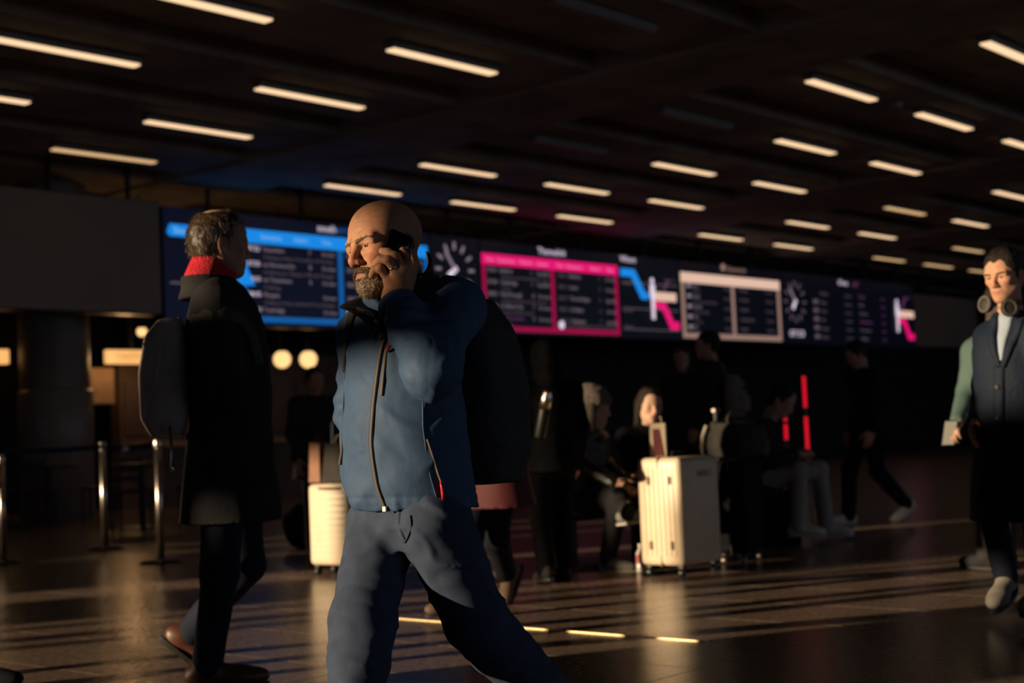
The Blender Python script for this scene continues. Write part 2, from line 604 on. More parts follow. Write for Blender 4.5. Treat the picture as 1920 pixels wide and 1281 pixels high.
for k, (tm, d, p, st, ca) in enumerate(rowsL):
    z = 3.72 - k * .222
    btext('lettering', tm, 13.20, z, .10, M['txt_hi'], e, .22)
    btext('lettering', d, 13.47, z, .095, M['txt'], e)
    if p:
        btext('lettering', p, 14.36, z, .10, M['txt'], e)
    btext('lettering', st, 14.62, z, .09, M['txt'], e, .26)
    btext('lettering', ca, 13.49, z - .105, .07, M['txt_dim'], e, 1.36 if k != 2 else .3)
    btext('lettering', tm, 15.12, z, .10, M['txt'], e, .22)
    btext('lettering', ['Brighton', 'Horsham', 'Reigate', 'Epsom', 'Caterham'][k], 15.42, z, .095, M['txt'], e)
    btext('lettering', 'On time', 16.45, z, .09, M['txt'], e, .3)
t = MB(); t.lathe(ab(15.17, BB - .01, 2.86), [(.07, 0), (.07, .012)], 16, AX, ZX, NB); t.build('roundel', M['txt_hi'], e)


def clock(a, z, r, label, hour, minute, bright, a0, a1, digits=False):
    e = screen('clock_display', a0, a1, label, 'clock', n=1)
    for k in range(12):
        w = math.radians(30 * k)
        u = AX * math.sin(w) + ZX * math.cos(w)
        v = AX * math.cos(w) - ZX * math.sin(w)
        t = MB(); t.box(ab(a, BB - .016, z) + u * r, (.022, .065, .006), v, u, NB); t.build('hour_mark', M['txt'] if bright else M['txt_dim'], e)
    for nm, w, l0, l1, hw, mm in (('minute_hand', minute, -.12, .92, .026, 'txt'), ('hour_hand', hour, -.13, .50, .042, 'txt_hi')):
        w = math.radians(w)
        u = AX * math.sin(w) + ZX * math.cos(w)
        v = AX * math.cos(w) - ZX * math.sin(w)
        t = MB(); t.box(ab(a, BB - .022, z) + u * r * (l0 + l1) / 2, (hw, r * (l1 - l0) / 2, .005), v, u, NB); t.build(nm, M[mm], e)
    if digits:
        btext('lettering', '07:53', a - .30, 2.80, .20, M['txt_hi'], e, .62)
    return e


clock(17.55, 3.68, .40, 'large analogue clock display beside the pink board above the backpack', 237, 323, True, 16.97, 18.16)

# pink board
e = screen('departure_board', 18.18, 22.10, 'departure board with magenta pink frame right of the clock')
btext('lettering', 'Thameslink', 19.72, 4.09, .17, M['txt_hi'], e, .78)
frame_bars(e, 18.22, 22.03, 2.68, 4.01, .19, .085, 'pink', 'pink2', 20.10)
for a, s, w in ((18.32, 'Time', .2), (18.62, 'Destination', .45), (19.2, 'Platform', .34), (19.68, 'Expected', .28), (20.2, 'Time', .2), (20.5, 'Destination', .46), (21.2, 'Platform', .3), (21.72, 'Exp', .16)):
    btext('lettering', s, a, 3.88, .085, M['txt_pink'], e, w, .026)
pl = [('07:54', 'Bedford', '1', 'Exp 08:02', 'Calling at London Blackfriars, City'), ('07:58', 'Cambridge', '1', 'Exp 08:05', 'Calling'), ('08:02', 'Peterborough', '8', 'On time', 'Calling at St Pancras International'),
      ('08:06', 'St Albans City', '7', 'On time', 'Calling at Elephant & Castle'), ('', 'via Greenwich', '5', 'On time', 'Luton')]
for k, (tm, d, p, st, ca) in enumerate(pl):
    z = 3.70 - k * .205
    if tm:
        btext('lettering', tm, 18.36, z, .10, M['txt'], e, .22)
    btext('lettering', d, 18.68, z, .10, M['txt'] if k != 4 else M['mauve'], e)
    btext('lettering', p, 19.52, z, .10, M['txt'], e)
    btext('lettering', st, 19.68, z, .09, M['txt'], e, .32)
    btext('lettering', ca, 18.70, z - .10, .07, M['txt_dim'], e, [1.25, .24, 1.2, .85, .26][k])
    btext('lettering', ['08:10', '08:14', '08:19', '08:24', '08:30'][k], 20.26, z, .10, M['txt_dim'], e, .24)
    btext('lettering', ['Rainham', 'Luton', 'Three Bridges', 'St Albans', 'Orpington'][k], 20.58, z, .10, M['txt'], e)
    btext('lettering', str(3 + k), 21.45, z, .10, M['txt_dim'], e)
    btext('lettering', ['On time', 'On time', 'Exp 08:26', 'On time', 'Exp 08:33'][k], 21.66, z, .085, M['txt'], e, .32)
t = MB(); t.lathe(ab(20.30, BB - .01, 2.83), [(.075, 0), (.075, .012)], 16, AX, ZX, NB); t.build('roundel', M['txt_hi'], e)
btext('lettering', 'For all Southeastern services use stairs', 20.45, 2.80, .09, M['txt_dim'], e, 1.46)


def route(a0, a1, label, full):
    e = screen('route_diagram', a0, a1, label, 'route map', n=1)
    if full:
        btext('lettering', 'Where', a0 + .02, 4.10, .17, M['txt_hi'], e, .50)
        for z in (3.70, 3.20, 2.80):
            t = MB(); slab(t, a0 + .05, a1 - .05, z, z + .018, .01); t.build('rule_line', M['txt_dim'], e)
        t = MB(); t.prism([(0, 0), (.34, 0), (.64, -.42), (.86, -.42), (.86, -.28), (.76, -.28), (.44, .15), (0, .15)], ab(a0 + .02, BB - .010, 3.82), AX, ZX, NB, .012); t.build('route_line', M['blue'], e)
        m, zc = a0 + 1.02, 3.42
        btext('lettering', 'Line 1', m + .45, 3.78, .11, M['txt_dim'], e, .34)
        t = MB(); t.prism([(0, 0), (.05, 0), (.22, .22), (.16, .22)], ab(m + .36, BB - .01, 3.58), AX, ZX, NB, .01); t.build('branch_line', M['mauve'], e)
        btext('lettering', 'You', m + .12, 3.58, .09, M['txt_dim'], e)
        for s, z in (('Croydon', 3.66), ('Gatwick', 3.14), ('Airport', 2.83)):
            btext('lettering', s, a0 + .06, z, .085, M['txt_dim'], e, .3)
        w = .80
    else:
        m, zc = a0 + .32, 3.42
        t = MB(); t.prism([(0, 0), (.05, 0), (.3, .34), (.24, .34)], ab(m + .22, BB - .01, 3.56), AX, ZX, NB, .01); t.build('branch_line', M['mauve'], e)
        btext('lettering', 'Line 1', m + .42, 3.86, .11, M['mauve'], e, .34)
        w = .90
    t = MB(); slab(t, m + .05, m + w, zc - .03, zc + .14, .010); t.build('route_line', M['cream'], e)
    t = MB(); t.prism([(0, 0), (.26, 0), (.52, -.40), (.82, -.40), (.82, -.24), (.62, -.24), (.36, .14), (0, .14)], ab(m + .06, BB - .010, zc - .19), AX, ZX, NB, .012); t.build('route_line', M['pink'], e)
    # person pictogram
    t = MB(); t.lathe(ab(m, BB - .02, zc + .36), [(.052, 0), (.052, .012)], 14, AX, ZX, NB)
    t.prism([(-.08, .05), (-.07, .27), (-.03, .30), (.03, .30), (.07, .27), (.08, .05), (.045, -.02), (.045, -.40), (-.045, -.40), (-.045, -.02)], ab(m, BB - .02, zc), AX, ZX, NB, .012)
    t.build('pictogram', M['txt_hi'], e)
    return e


route(22.12, 24.06, 'lit route diagram with a white person pictogram between pink and cream boards', True)

# cream board
e = screen('departure_board', 24.08, 28.02, 'departure board with pale cream frame')
t = MB(); t.lathe(ab(25.72, BB - .01, 4.19), [(.075, 0), (.075, .012)], 16, AX, ZX, NB); t.build('roundel', M['cream2'], e)
btext('lettering', 'Gatwick', 25.86, 4.12, .15, M['cream2'], e, .75)
frame_bars(e, 24.14, 27.94, 2.68, 4.01, .20, .10, 'cream', 'cream2', 26.05)
for k in range(5):
    z = 3.71 - k * .21
    btext('lettering', ['Hove', 'Lewes', 'Seaford', 'Ore', 'Ely'][k], 24.55, z, .10, M['txt'], e)
    t = MB(); slab(t, 24.34, 24.48, z, z + .075, .01); t.build('time_block', M['txt'], e)
    btext('lettering', ['Calling at', 'East Croydon and Haywards', 'Horley and Redhill', 'Lewes line', 'Gatwick'][k], 24.55, z - .10, .075, M['txt_dim'], e)
    btext('lettering', 'On time', 25.7, z, .09, M['txt_dim'], e)
    btext('lettering', ['Hastings', 'Horsham', 'Arundel', 'Littlehampton', 'Redhill'][k], 26.3, z, .10, M['txt_dim'], e)
    btext('lettering', 'On time', 27.35, z, .09, M['txt_dim'], e)
clock(28.60, 3.58, .40, 'smaller dim analogue clock display beside the cream board', 218, 323, False, 28.04, 29.20, True)

# dim lists
e = screen('departure_board', 29.22, 33.20, 'dim departure list without a frame, at the far end of the boards')
btext('lettering', 'Ove', 30.62, 4.06, .18, M['txt_hi'], e, .45)
btext('lettering', 'al', 31.3, 4.06, .18, M['mauve'], e, .25)
for k in range(6):
    z = 3.78 - k * .20
    if k:
        t = MB(); slab(t, 29.42, 29.62, z, z + .09, .01); t.build('time_block', M['txt_dim'], e)
    btext('lettering', ['Platform', 'Ealing', 'Acton', 'Kew', 'Hanger', 'Boston'][k], 29.75, z, .11, M['txt_dim'], e)
    btext('lettering', 'On time', 30.9, z, .09, M['txt_dim'], e)
    btext('lettering', ['Places', 'Bank', 'Stepney', 'Victoria line', 'Monument', 'Aldgate'][k], 31.6, z, .12, M['mauve'] if k in (0, 3) else M['txt_dim'], e)
    btext('lettering', '2 min', 32.7, z, .09, M['mauve'], e)
route(33.22, 34.48, 'second small route diagram with a person pictogram at the end of the boards', False)

# ================================================================== shops at the back left
def shop_box(name, px0, px1, py0, py1, b, m, label, cat, depth=.08):
    def pb(x, y):
        d = ray(x, y)
        return CPOS + d * b / (d @ BX)
    P0, P1 = pb(px0, py1), pb(px1, py0)
    a0, a1, z0, z1 = P0 @ AX, P1 @ AX, P0[2], P1[2]
    return a0, a1, z0, z1


def sign(px0, px1, py0, py1, b, txt, label):
    a0, a1, z0, z1 = shop_box('', px0, px1, py0, py1, b, None, '', '')
    e = empty('shop_sign', ab((a0 + a1) / 2, b, z0), label, 'sign')
    t = MB(); t.box(ab((a0 + a1) / 2, b + .06, (z0 + z1) / 2), ((a1 - a0) / 2, .06, (z1 - z0) / 2), AX, BX, bev=.02); t.build('light_box', M['sign'], e)
    t = MB(); t.box(ab((a0 + a1) / 2, b + .09, (z0 + z1) / 2 + .25), (.03, .03, (z1 - z0) / 2 + .25), AX, BX); t.build('bracket', M['dark_metal'], e)
    if txt:
        text_obj('lettering', txt, ab(a0 + .14, b - .004, z0 + .07), AX, ZX, (z1 - z0) * .55, M['signtext'], e, (a1 - a0) * .78)
    return e


sign(203, 300, 657, 682, 18.6, 'TASTY DO', 'glowing amber shop sign partly hidden by the grey backpack')
sign(-60, 18, 655, 682, 18.6, '', 'glowing amber shop sign cut by the left picture edge')
a0, a1, z0, z1 = shop_box('', 172, 215, 690, 757, 18.9, None, '', '')
wp = empty('shop_counter', ab(a0 + 2.2, 18.9, 0), 'brown panelled shop kiosk below the amber sign', 'kiosk')
t = MB(); t.box(ab((a0 + a1) / 2, 18.96, (z0 + z1) / 2), ((a1 - a0) / 2, .04, (z1 - z0) / 2), AX, BX); t.build('door_panel', M['tan'], wp)
t = MB(); t.box(ab(a0 + 3.0, 19.2, 1.2), (2.4, .12, 1.2), AX, BX); t.build('body', M['shopwall'], wp)
t = MB(); t.box(ab(a0 + 3.0, 18.95, .98), (2.4, .2, .04), AX, BX); t.build('counter_top', M['tan'], wp)
for k in range(5):
    t = MB(); t.box(ab(a0 + 1.05 + k * .85, 19.06, 1.55), (.38, .02, .42), AX, BX, bev=.01); t.build('panel', M['shopwall'], wp)
ld = bpy.data.lights.new('kiosk_lamp', 'POINT'); ld.energy = 9; ld.color = (1, .55, .22); ld.shadow_soft_size = .1
lo = bpy.data.objects.new('kiosk_lamp', ld); COL.objects.link(lo); lo.location = tuple(ab(a0 + .2, 18.3, 2.25))

for px, py, r, bb, lab in ((529, 674, 16.5, 17.6, 'glowing round globe lamp, left one of the pair under the blue board'), (578, 674, 16.5, 17.6, 'glowing round globe lamp, right one of the pair under the blue board'),
                           (266, 622, 9.5, 17.6, 'small glowing globe lamp half hidden by the backpack top')):
    d = ray(px, py)
    c = CPOS + d * bb / (d @ BX)
    rr = r / FPX * (c - CPOS)[1]
    e = empty('globe_lamp', c, lab, 'lamp', 'globe lamps')
    t = MB(); t.lathe(c, [(max(.004, rr * math.sin(math.pi * k / 12)), -rr * math.cos(math.pi * k / 12)) for k in range(13)], 24); t.build('globe', M['globe'], e, True)
    t = MB(); t.lathe(c + ZX * rr, [(.06, -.02), (.06, .05), (.02, .07)], 12); t.build('cap', M['dark_metal'], e)
    t = MB(); t.cyl(c + ZX * (rr + .05), (c[0], c[1], 4.9), .012, n=8); t.build('cord', M['dark_metal'], e)

# column
d = ray(103, 700); c = CPOS + d * 17.9 / (d @ BX)
t = MB(); t.lathe((c[0], c[1], 0), [(.47, 0), (.47, 4.95)], 40)
cl = props(t.build('column', mat('column_render', (.20, .15, .12), .45, var=.2, scale=2), smooth=False), 'thick round column under the blank display', 'column', kind='structure')
t = MB(); t.lathe((c[0], c[1], 0), [(.50, .0), (.50, 1.75), (.48, 1.78)], 40)
t.build('cladding', mat('column_cladding', (.26, .21, .18), .35, var=.1), cl, True)

# ================================================================== implicit-surface modelling
def _f(v):
    return np.asarray(v, np.float32)


class Prim:
    def __init__(s, fn, c, r, op='u', k=.02):
        s.fn, s.c, s.r, s.op, s.k = fn, np.asarray(c, float), float(r), op, k


def rc(a, b, r1, r2=None, op='u', k=.02):
    """tapered capsule"""
    r2 = r1 if r2 is None else r2
    a_, b_ = np.asarray(a, float), np.asarray(b, float)
    A, BA = _f(a_), _f(b_ - a_)
    L = float(BA @ BA) + 1e-9

    def fn(P):
        q = P - A
        t = np.clip((q @ BA) / L, 0, 1)
        q = q - t[:, None] * BA
        return np.sqrt(np.einsum('ij,ij->i', q, q)) - (r1 + t * (r2 - r1))
    return Prim(fn, (a_ + b_) / 2, np.linalg.norm(b_ - a_) / 2 + max(r1, r2), op, k)


def el(c, r, M=None, op='u', k=.02):
    """ellipsoid; M rows are its axes"""
    C, R = _f(c), _f(r)
    MT = None if M is None else _f(M).T

    def fn(P):
        q = P - C
        if MT is not None:
            q = q @ MT
        q = q / R
        k0 = np.sqrt(np.einsum('ij,ij->i', q, q)) + 1e-6
        q = q / R
        k1 = np.sqrt(np.einsum('ij,ij->i', q, q)) + 1e-6
        return k0 * (k0 - 1) / k1
    return Prim(fn, c, max(r), op, k)


def bxp(c, half, rad=.01, M=None, op='u', k=.02):
    C, H = _f(c), _f(half) - rad
    MT = None if M is None else _f(M).T

    def fn(P):
        q = P - C
        if MT is not None:
            q = q @ MT
        q = np.abs(q) - H
        return np.sqrt((np.maximum(q, 0) ** 2).sum(1)) + np.minimum(q.max(1), 0) - rad
    return Prim(fn, c, np.linalg.norm(half), op, k)


def loft(O, M, tab, op='u', k=.02, p=2.):
    """stack of ellipses along the third axis of M: rows (h, cx, cy, rx, ry)"""
    T = np.asarray(tab, float)
    # smooth resampling
    hh = np.linspace(T[0, 0], T[-1, 0], 40)
    R = np.stack([np.interp(hh, T[:, 0], T[:, i]) for i in range(1, 5)], 1)
    for _ in range(2):
        Q = R.copy()
        Q[1:-1] = (R[:-2] + 2 * R[1:-1] + R[2:]) / 4
        R = Q
    O_, MT = _f(O), _f(M).T
    z0, z1 = T[0, 0], T[-1, 0]

    def fn(P):
        q = (P - O_) @ MT
        z = np.clip(q[:, 2], z0, z1)
        cx, cy, rx, ry = (np.interp(z, hh, R[:, i]).astype(np.float32) for i in range(4))
        u, v = (q[:, 0] - cx) / rx, (q[:, 1] - cy) / ry
        if p == 2.:
            n = np.sqrt(u * u + v * v) + 1e-6
        else:
            n = (np.abs(u) ** p + np.abs(v) ** p + 1e-9) ** (1 / p)
        g = np.sqrt((u / rx) ** 2 + (v / ry) ** 2) / np.sqrt(u * u + v * v + 1e-9)
        d = (n - 1) / np.maximum(g, 1e-3)
        e = np.abs(q[:, 2] - (z0 + z1) / 2) - (z1 - z0) / 2
        return np.where((e > 0) & (d > 0), np.sqrt(d * d + e * e), np.maximum(d, e)).astype(np.float32)
    cz = (z0 + z1) / 2
    c = np.asarray(O, float) + np.asarray(M, float).T @ np.array([T[:, 1].mean(), T[:, 2].mean(), cz])
    return Prim(fn, c, math.hypot((z1 - z0) / 2, np.max(T[:, 3:]) + np.ptp(T[:, 1]) + np.ptp(T[:, 2])), op, k)


def half(c, n, k=.004):
    """cut away everything on the side n points to"""
    C, N = _f(c), _f(nrm(n))
    p = Prim(lambda P: -((P - C) @ N), c, 1e3, 's', k)
    return p


def ev(prims, P):
    P = np.ascontiguousarray(P, np.float32)
    lo, hi = P.min(0), P.max(0)
    c = (lo + hi) / 2
    R = float(np.linalg.norm(hi - lo)) / 2
    d = np.full(len(P), .5, np.float32)
    for p in prims:
        if np.linalg.norm(p.c - c) - p.r - R > (.12 if p.op == 'u' else .05):
            continue
        e = p.fn(P).astype(np.float32)
        k = max(p.k, 1e-4)
        if p.op == 'u':
            h = np.maximum(k - np.abs(d - e), 0) / k
            d = np.minimum(d, e) - h * h * k * .25
        elif p.op == 'i':
            d = np.maximum(d, e)
        else:
            e = -e
            h = np.maximum(k - np.abs(d - e), 0) / k
            d = np.maximum(d, e) + h * h * k * .25
    return d


def vnoise(P, s=1., seed=0):
    """smooth lattice noise in -1..1; s may be a vector"""
    Q = np.asarray(P, np.float32) * np.asarray(s, np.float32) + 131.7 + seed * 17.3
    I = np.floor(Q).astype(np.int64)
    f = Q - I
    f = f * f * (3 - 2 * f)

    def h(i, j, k):
        n = (i * 73856093) ^ (j * 19349663) ^ (k * 83492791) ^ (seed * 2654435)
        n = (n ^ (n >> 13)) * 1274126177
        return ((n ^ (n >> 16)) & 0xffff).astype(np.float32) / 32767.5 - 1
    x, y, z = I[:, 0], I[:, 1], I[:, 2]
    r = 0
    for a in (0, 1):
        wa = f[:, 0] if a else 1 - f[:, 0]
        for b in (0, 1):
            wb = f[:, 1] if b else 1 - f[:, 1]
            for c in (0, 1):
                wc = f[:, 2] if c else 1 - f[:, 2]
                r = r + wa * wb * wc * h(x + a, y + b, z + c)
    return r


def sdf_mesh(prims, h, post=None, pad=.0, keep=None):
    U = [p for p in prims if p.op == 'u']
    lo = np.min([p.c - p.r for p in U], 0) - 3 * h - pad
    hi = np.max([p.c + p.r for p in U], 0) + 3 * h + pad
    if keep is not None:
        lo, hi = np.maximum(lo, keep[0]), np.minimum(hi, keep[1])
    nb = np.ceil((hi - lo) / (8 * h)).astype(int)
    B = np.stack(np.meshgrid(*[np.arange(n) for n in nb], indexing='ij'), -1).reshape(-1, 3)
    cen = lo + (B + .5) * 8 * h - h / 2
    dc = np.empty(len(B), np.float32)
    SB = 4
    key = (B // SB) @ np.array([1000000, 1000, 1])
    order = np.argsort(key, kind='stable')
    ks = key[order]
    cut = np.flatnonzero(np.diff(ks)) + 1
    for g in np.split(order, cut):
        v = ev(prims, cen[g])
        dc[g] = v
    keepb = np.abs(dc) < 8 * h * .87 * 1.25 + .012 + pad
    n = nb * 8
    D = np.repeat(np.repeat(np.repeat(np.where(dc < 0, -.5, .5).astype(np.float32).reshape(nb), 8, 0), 8, 1), 8, 2)
    o8 = np.stack(np.meshgrid(*[np.arange(8)] * 3, indexing='ij'), -1).reshape(-1, 3)
    for g in np.split(order, cut):
        g = g[keepb[g]]
        if not len(g):
            continue
        I = (B[g][:, None, :] * 8 + o8[None]).reshape(-1, 3)
        P = (lo + I * h).astype(np.float32)
        v = ev(prims, P)
        if post is not None:
            v = post(P, v)
        D[I[:, 0], I[:, 1], I[:, 2]] = v
    S = D < 0
    cnt = np.zeros(n - 1, np.int8)
    for i in (0, 1):
        for j in (0, 1):
            for k in (0, 1):
                cnt += S[i:n[0] - 1 + i, j:n[1] - 1 + j, k:n[2] - 1 + k]
    act = (cnt > 0) & (cnt < 8)
    C = np.argwhere(act)
    vid = np.full(n - 1, -1, np.int32)
    vid[act] = np.arange(len(C))
    corners = np.array([(i, j, k) for i in (0, 1) for j in (0, 1) for k in (0, 1)])
    val = np.stack([D[C[:, 0] + c[0], C[:, 1] + c[1], C[:, 2] + c[2]] for c in corners], 1)
    acc = np.zeros((len(C), 3), np.float32)
    num = np.zeros(len(C), np.float32)
    for a in range(8):
        for b in range(a + 1, 8):
            if np.abs(corners[a] - corners[b]).sum() != 1:
                continue
            va, vb = val[:, a], val[:, b]
            m = (va < 0) != (vb < 0)
            t = np.where(m, va / np.where(m, va - vb, 1), 0)
            p = corners[a] + t[:, None] * (corners[b] - corners[a])
            acc += np.where(m[:, None], p, 0)
            num += m
    V = lo + (C + acc / np.maximum(num, 1)[:, None]) * h
    F = []
    for ax in range(3):
        o1, o2 = [(1, 2), (2, 0), (0, 1)][ax]
        sl = [slice(1, -1)] * 3
        s0, s1 = list(sl), list(sl)
        s0[ax] = slice(0, n[ax] - 1)
        s1[ax] = slice(1, n[ax])
        X = S[tuple(s0)] != S[tuple(s1)]
        I = np.argwhere(X)
        if not len(I):
            continue
        I2 = I + 1
        I2[:, ax] -= 1
        ins = S[I2[:, 0], I2[:, 1], I2[:, 2]]
        q = []
        for d1, d2 in ((-1, -1), (0, -1), (0, 0), (-1, 0)):
            J = I2.copy()
            J[:, o1] += d1
            J[:, o2] += d2
            q.append(vid[J[:, 0], J[:, 1], J[:, 2]])
        q = np.stack(q, 1)
        q = np.where(ins[:, None], q, q[:, ::-1])
        F.append(q[(q >= 0).all(1)])
    return V, np.concatenate(F)


def grad(prims, P, e=.002):
    P = np.asarray(P, np.float32)
    g = np.stack([ev(prims, P + _f(d) * e) - ev(prims, P - _f(d) * e) for d in np.eye(3)], 1)
    return g / (np.linalg.norm(g, axis=1, keepdims=True) + 1e-9)


def to_surf(prims, P, n=6, off=0.):
    P = np.asarray(P, float).copy()
    for _ in range(n):
        P -= (ev(prims, P) - off)[:, None] * grad(prims, P) * .9
    return P


def spline(pts, n):
    pts = np.asarray(pts, float)
    m = len(pts)
    t = np.linspace(0, m - 1 - 1e-6, n)
    out = []
    for u in t:
        i = int(u)
        f = u - i
        p0, p1, p2, p3 = pts[max(i - 1, 0)], pts[i], pts[min(i + 1, m - 1)], pts[min(i + 2, m - 1)]
        out.append(.5 * (2 * p1 + (p2 - p0) * f + (2 * p0 - 5 * p1 + 4 * p2 - p3) * f * f + (3 * p1 - p0 - 3 * p2 + p3) * f ** 3))
    return np.array(out)


def ribbon(name, prims, pts, w, th, m, parent, n=40, off=.0, smooth=True, across=5, label=None, wend=None):
    """band lying on an implicit surface along pts"""
    C = to_surf(prims, spline(pts, n))
    N = grad(prims, C)
    T = np.gradient(C, axis=0)
    S = np.cross(N, T)
    S /= np.linalg.norm(S, axis=1, keepdims=True) + 1e-9
    rows = []
    ww = np.linspace(w, wend if wend is not None else w, n)[:, None]
    for k in range(across):
        u = (k / (across - 1) - .5)
        P = to_surf(prims, C + S * ww * u, 3)
        G = grad(prims, P)
        rows.append((P + G * (off + (th if 0 < k < across - 1 else th * .55)), P + G * (off - .004)))
    V = np.concatenate([np.concatenate([r[0] for r in rows]), np.concatenate([r[1] for r in rows])])
    F = []
    K = across * n
    for k in range(across - 1):
        for i in range(n - 1):
            a, b, c, d = k * n + i, k * n + i + 1, (k + 1) * n + i + 1, (k + 1) * n + i
            F.append((a, b, c, d))
            F.append((K + d, K + c, K + b, K + a))
    for k in (0, across - 1):
        for i in range(n - 1):
            a, b = k * n + i, k * n + i + 1
            F.append((b, a, K + a, K + b) if k == 0 else (a, b, K + b, K + a))
    for i in (0, n - 1):
        for k in range(across - 1):
            a, b = k * n + i, (k + 1) * n + i
            F.append((a, b, K + b, K + a) if i == 0 else (b, a, K + a, K + b))
    return mesh_obj(name, V, F, m, parent, smooth, label=label)


# ------------------------------------------------------------------ people
class Frame:
    """head or body frame: forward, left, up"""

    def __init__(s, c, fwd, up=(0, 0, 1), sc=1.):
        s.c = np.asarray(c, float)
        s.f = nrm(fwd)
        u = np.asarray(up, float)
        s.u = nrm(u - s.f * (u @ s.f))
        s.l = np.cross(s.u, s.f)
        s.M = np.stack([s.f, s.l, s.u])
        s.s = sc

    def p(s, f, l, u):
        return s.c + (s.f * f + s.l * l + s.u * u) * s.s

    def loc(s, P):
        return ((np.asarray(P) - s.c) @ s.M.T) / s.s


def yaw_dir(deg, pitch=0.):
    """0 faces the camera, positive turns to the picture's left, 90 = picture left"""
    a, p = math.radians(deg), math.radians(pitch)
    return np.array([-math.sin(a) * math.cos(p), -math.cos(a) * math.cos(p), math.sin(p)])


def head_prims(H, old=False, fem=False, gaunt=0.):
    s = H.s
    p = H.p

    def E(c, r, op='u', k=.02, M=None):
        return el(p(*c), tuple(x * s for x in r), H.M if M is None else M, op, k * s)

    def R(a, b, r1, r2=None, op='u', k=.02):
        return rc(p(*a), p(*b), r1 * s, (r1 if r2 is None else r2) * s, op, k * s)
    L = [E((-.014, 0, .046), (.098, .077, .082)), E((.030, 0, .018), (.060, .064, .082), k=.03), E((.022, 0, -.045), (.062, .056, .066), k=.03)]
    jw = .046 if fem else .052
    for q in (1, -1):
        L += [R((-.004, q * jw, -.045), (.060, q * .016, -.096), .024, .020, k=.03),
              E((.058, q * .040, -.018), (.024, .022, .017), k=.025),
              R((.076, q * .046, .0185), (.0865, q * .012, .0165), .0105, .0115, k=.016)]
    L += [E((.074, 0, -.100), (.020, .020, .017), k=.022), E((.066, 0, -.066), (.030, .032, .026), k=.025)]
    # eye sockets
    for q in (1, -1):
        L.append(E((.095, q * .031, -.001), (.018, .018, .0105), 's', .014))
    # lids around the eyeball with an opening
    for q in (1, -1):
        L.append(E((.0725, q * .0315, .000), (.0140, .0155, .0125), k=.006))
    for q in (1, -1):
        L.append(E((.095, q * .0325, -.0008), (.022, .0135, .0036), 's', .002))
    L += [R((.088, 0, .012), (.110, 0, -.030), .0070, .0105, k=.014), E((.106, 0, -.037), (.0125, .0105, .0095), k=.008)]
    for q in (1, -1):
        L += [E((.097, q * .0125, -.038), (.0115, .0080, .0085), k=.007), E((.102, q * .0075, -.0465), (.005, .0035, .003), 's', .002)]
    L += [R((.087, -.019, -.0665), (.0935, 0, -.0625), .0052, .0060, k=.006), R((.087, .019, -.0665), (.0935, 0, -.0625), .0052, .0060, k=.006),
          R((.086, -.016, -.0735), (.0915, 0, -.0755), .0058, .0068, k=.006), R((.086, .016, -.0735), (.0915, 0, -.0755), .0058, .0068, k=.006),
          R((.094, -.023, -.0695), (.1005, 0, -.0685), .0018, .0022, 's', .004), R((.094, .023, -.0695), (.1005, 0, -.0685), .0018, .0022, 's', .004)]
    if old:
        for q in (1, -1):
            L += [R((.096, q * .020, -.032), (.085, q * .036, -.064), .0042, .0030, 's', .010),
                  R((.082, q * .022, -.0150), (.075, q * .044, -.0125), .0050, .0040, k=.010),
                  R((.0865, q * .022, .0095), (.0765, q * .050, .0060), .0044, .0050, k=.007),
                  R((.0985, q * .006, .020), (.0975, q * .008, .044), .0030, .0016, 's', .007)]
    # ears
    for q in (1, -1):
        ax = np.stack([nrm(H.f * .93 + H.l * q * -.35), nrm(H.l * q * .93 + H.f * .35), H.u])
        L += [E((-.016, q * .079, -.010), (.019, .0075, .032), k=.006, M=ax), E((-.012, q * .085, -.004), (.010, .006, .019), 's', .005, M=ax),
              E((-.013, q * .0765, -.037), (.009, .007, .010), k=.006, M=ax)]
    return L


def neck_prims(H, base, r=.055):
    return [rc(H.p(-.022, 0, -.055), base, r * H.s * .98, r * 1.12 * H.s, k=.03)]


SKIN = dict(fair=(.56, .33, .235), tan=(.50, .285, .19), pale=(.62, .40, .30), olive=(.42, .25, .17))


def face_col(H, V, base, lip=(.36, .145, .115), red=.10):
    q = H.loc(V)
    c = np.tile(np.array(base, np.float32), (len(V), 1))

    def bl(m, col):
        nonlocal c
        m = np.clip(m, 0, 1)[:, None]
        c = c * (1 - m) + np.array(col, np.float32) * m
    g = lambda cf, cl, cu, rf, rl, ru: np.exp(-(((q[:, 0] - cf) / rf) ** 2 + ((np.abs(q[:, 1]) - cl) / rl) ** 2 + ((q[:, 2] - cu) / ru) ** 2))
    rd = (base[0] * 1.02, base[1] * .72, base[2] * .66)
    bl(g(.108, 0, -.035, .02, .016, .018) * .8 * red * 6, rd)
    bl(g(.07, .045, -.03, .03, .022, .022) * .6 * red * 6, rd)
    bl(g(-.012, .084, -.01, .03, .02, .035) * .7, rd)
    lipm = (np.abs(q[:, 2] + .0700 - .02 * np.abs(q[:, 1])) < .0085) & (q[:, 0] > .083) & (np.abs(q[:, 1]) < .021)
    bl(lipm * .75, lip)
    return c


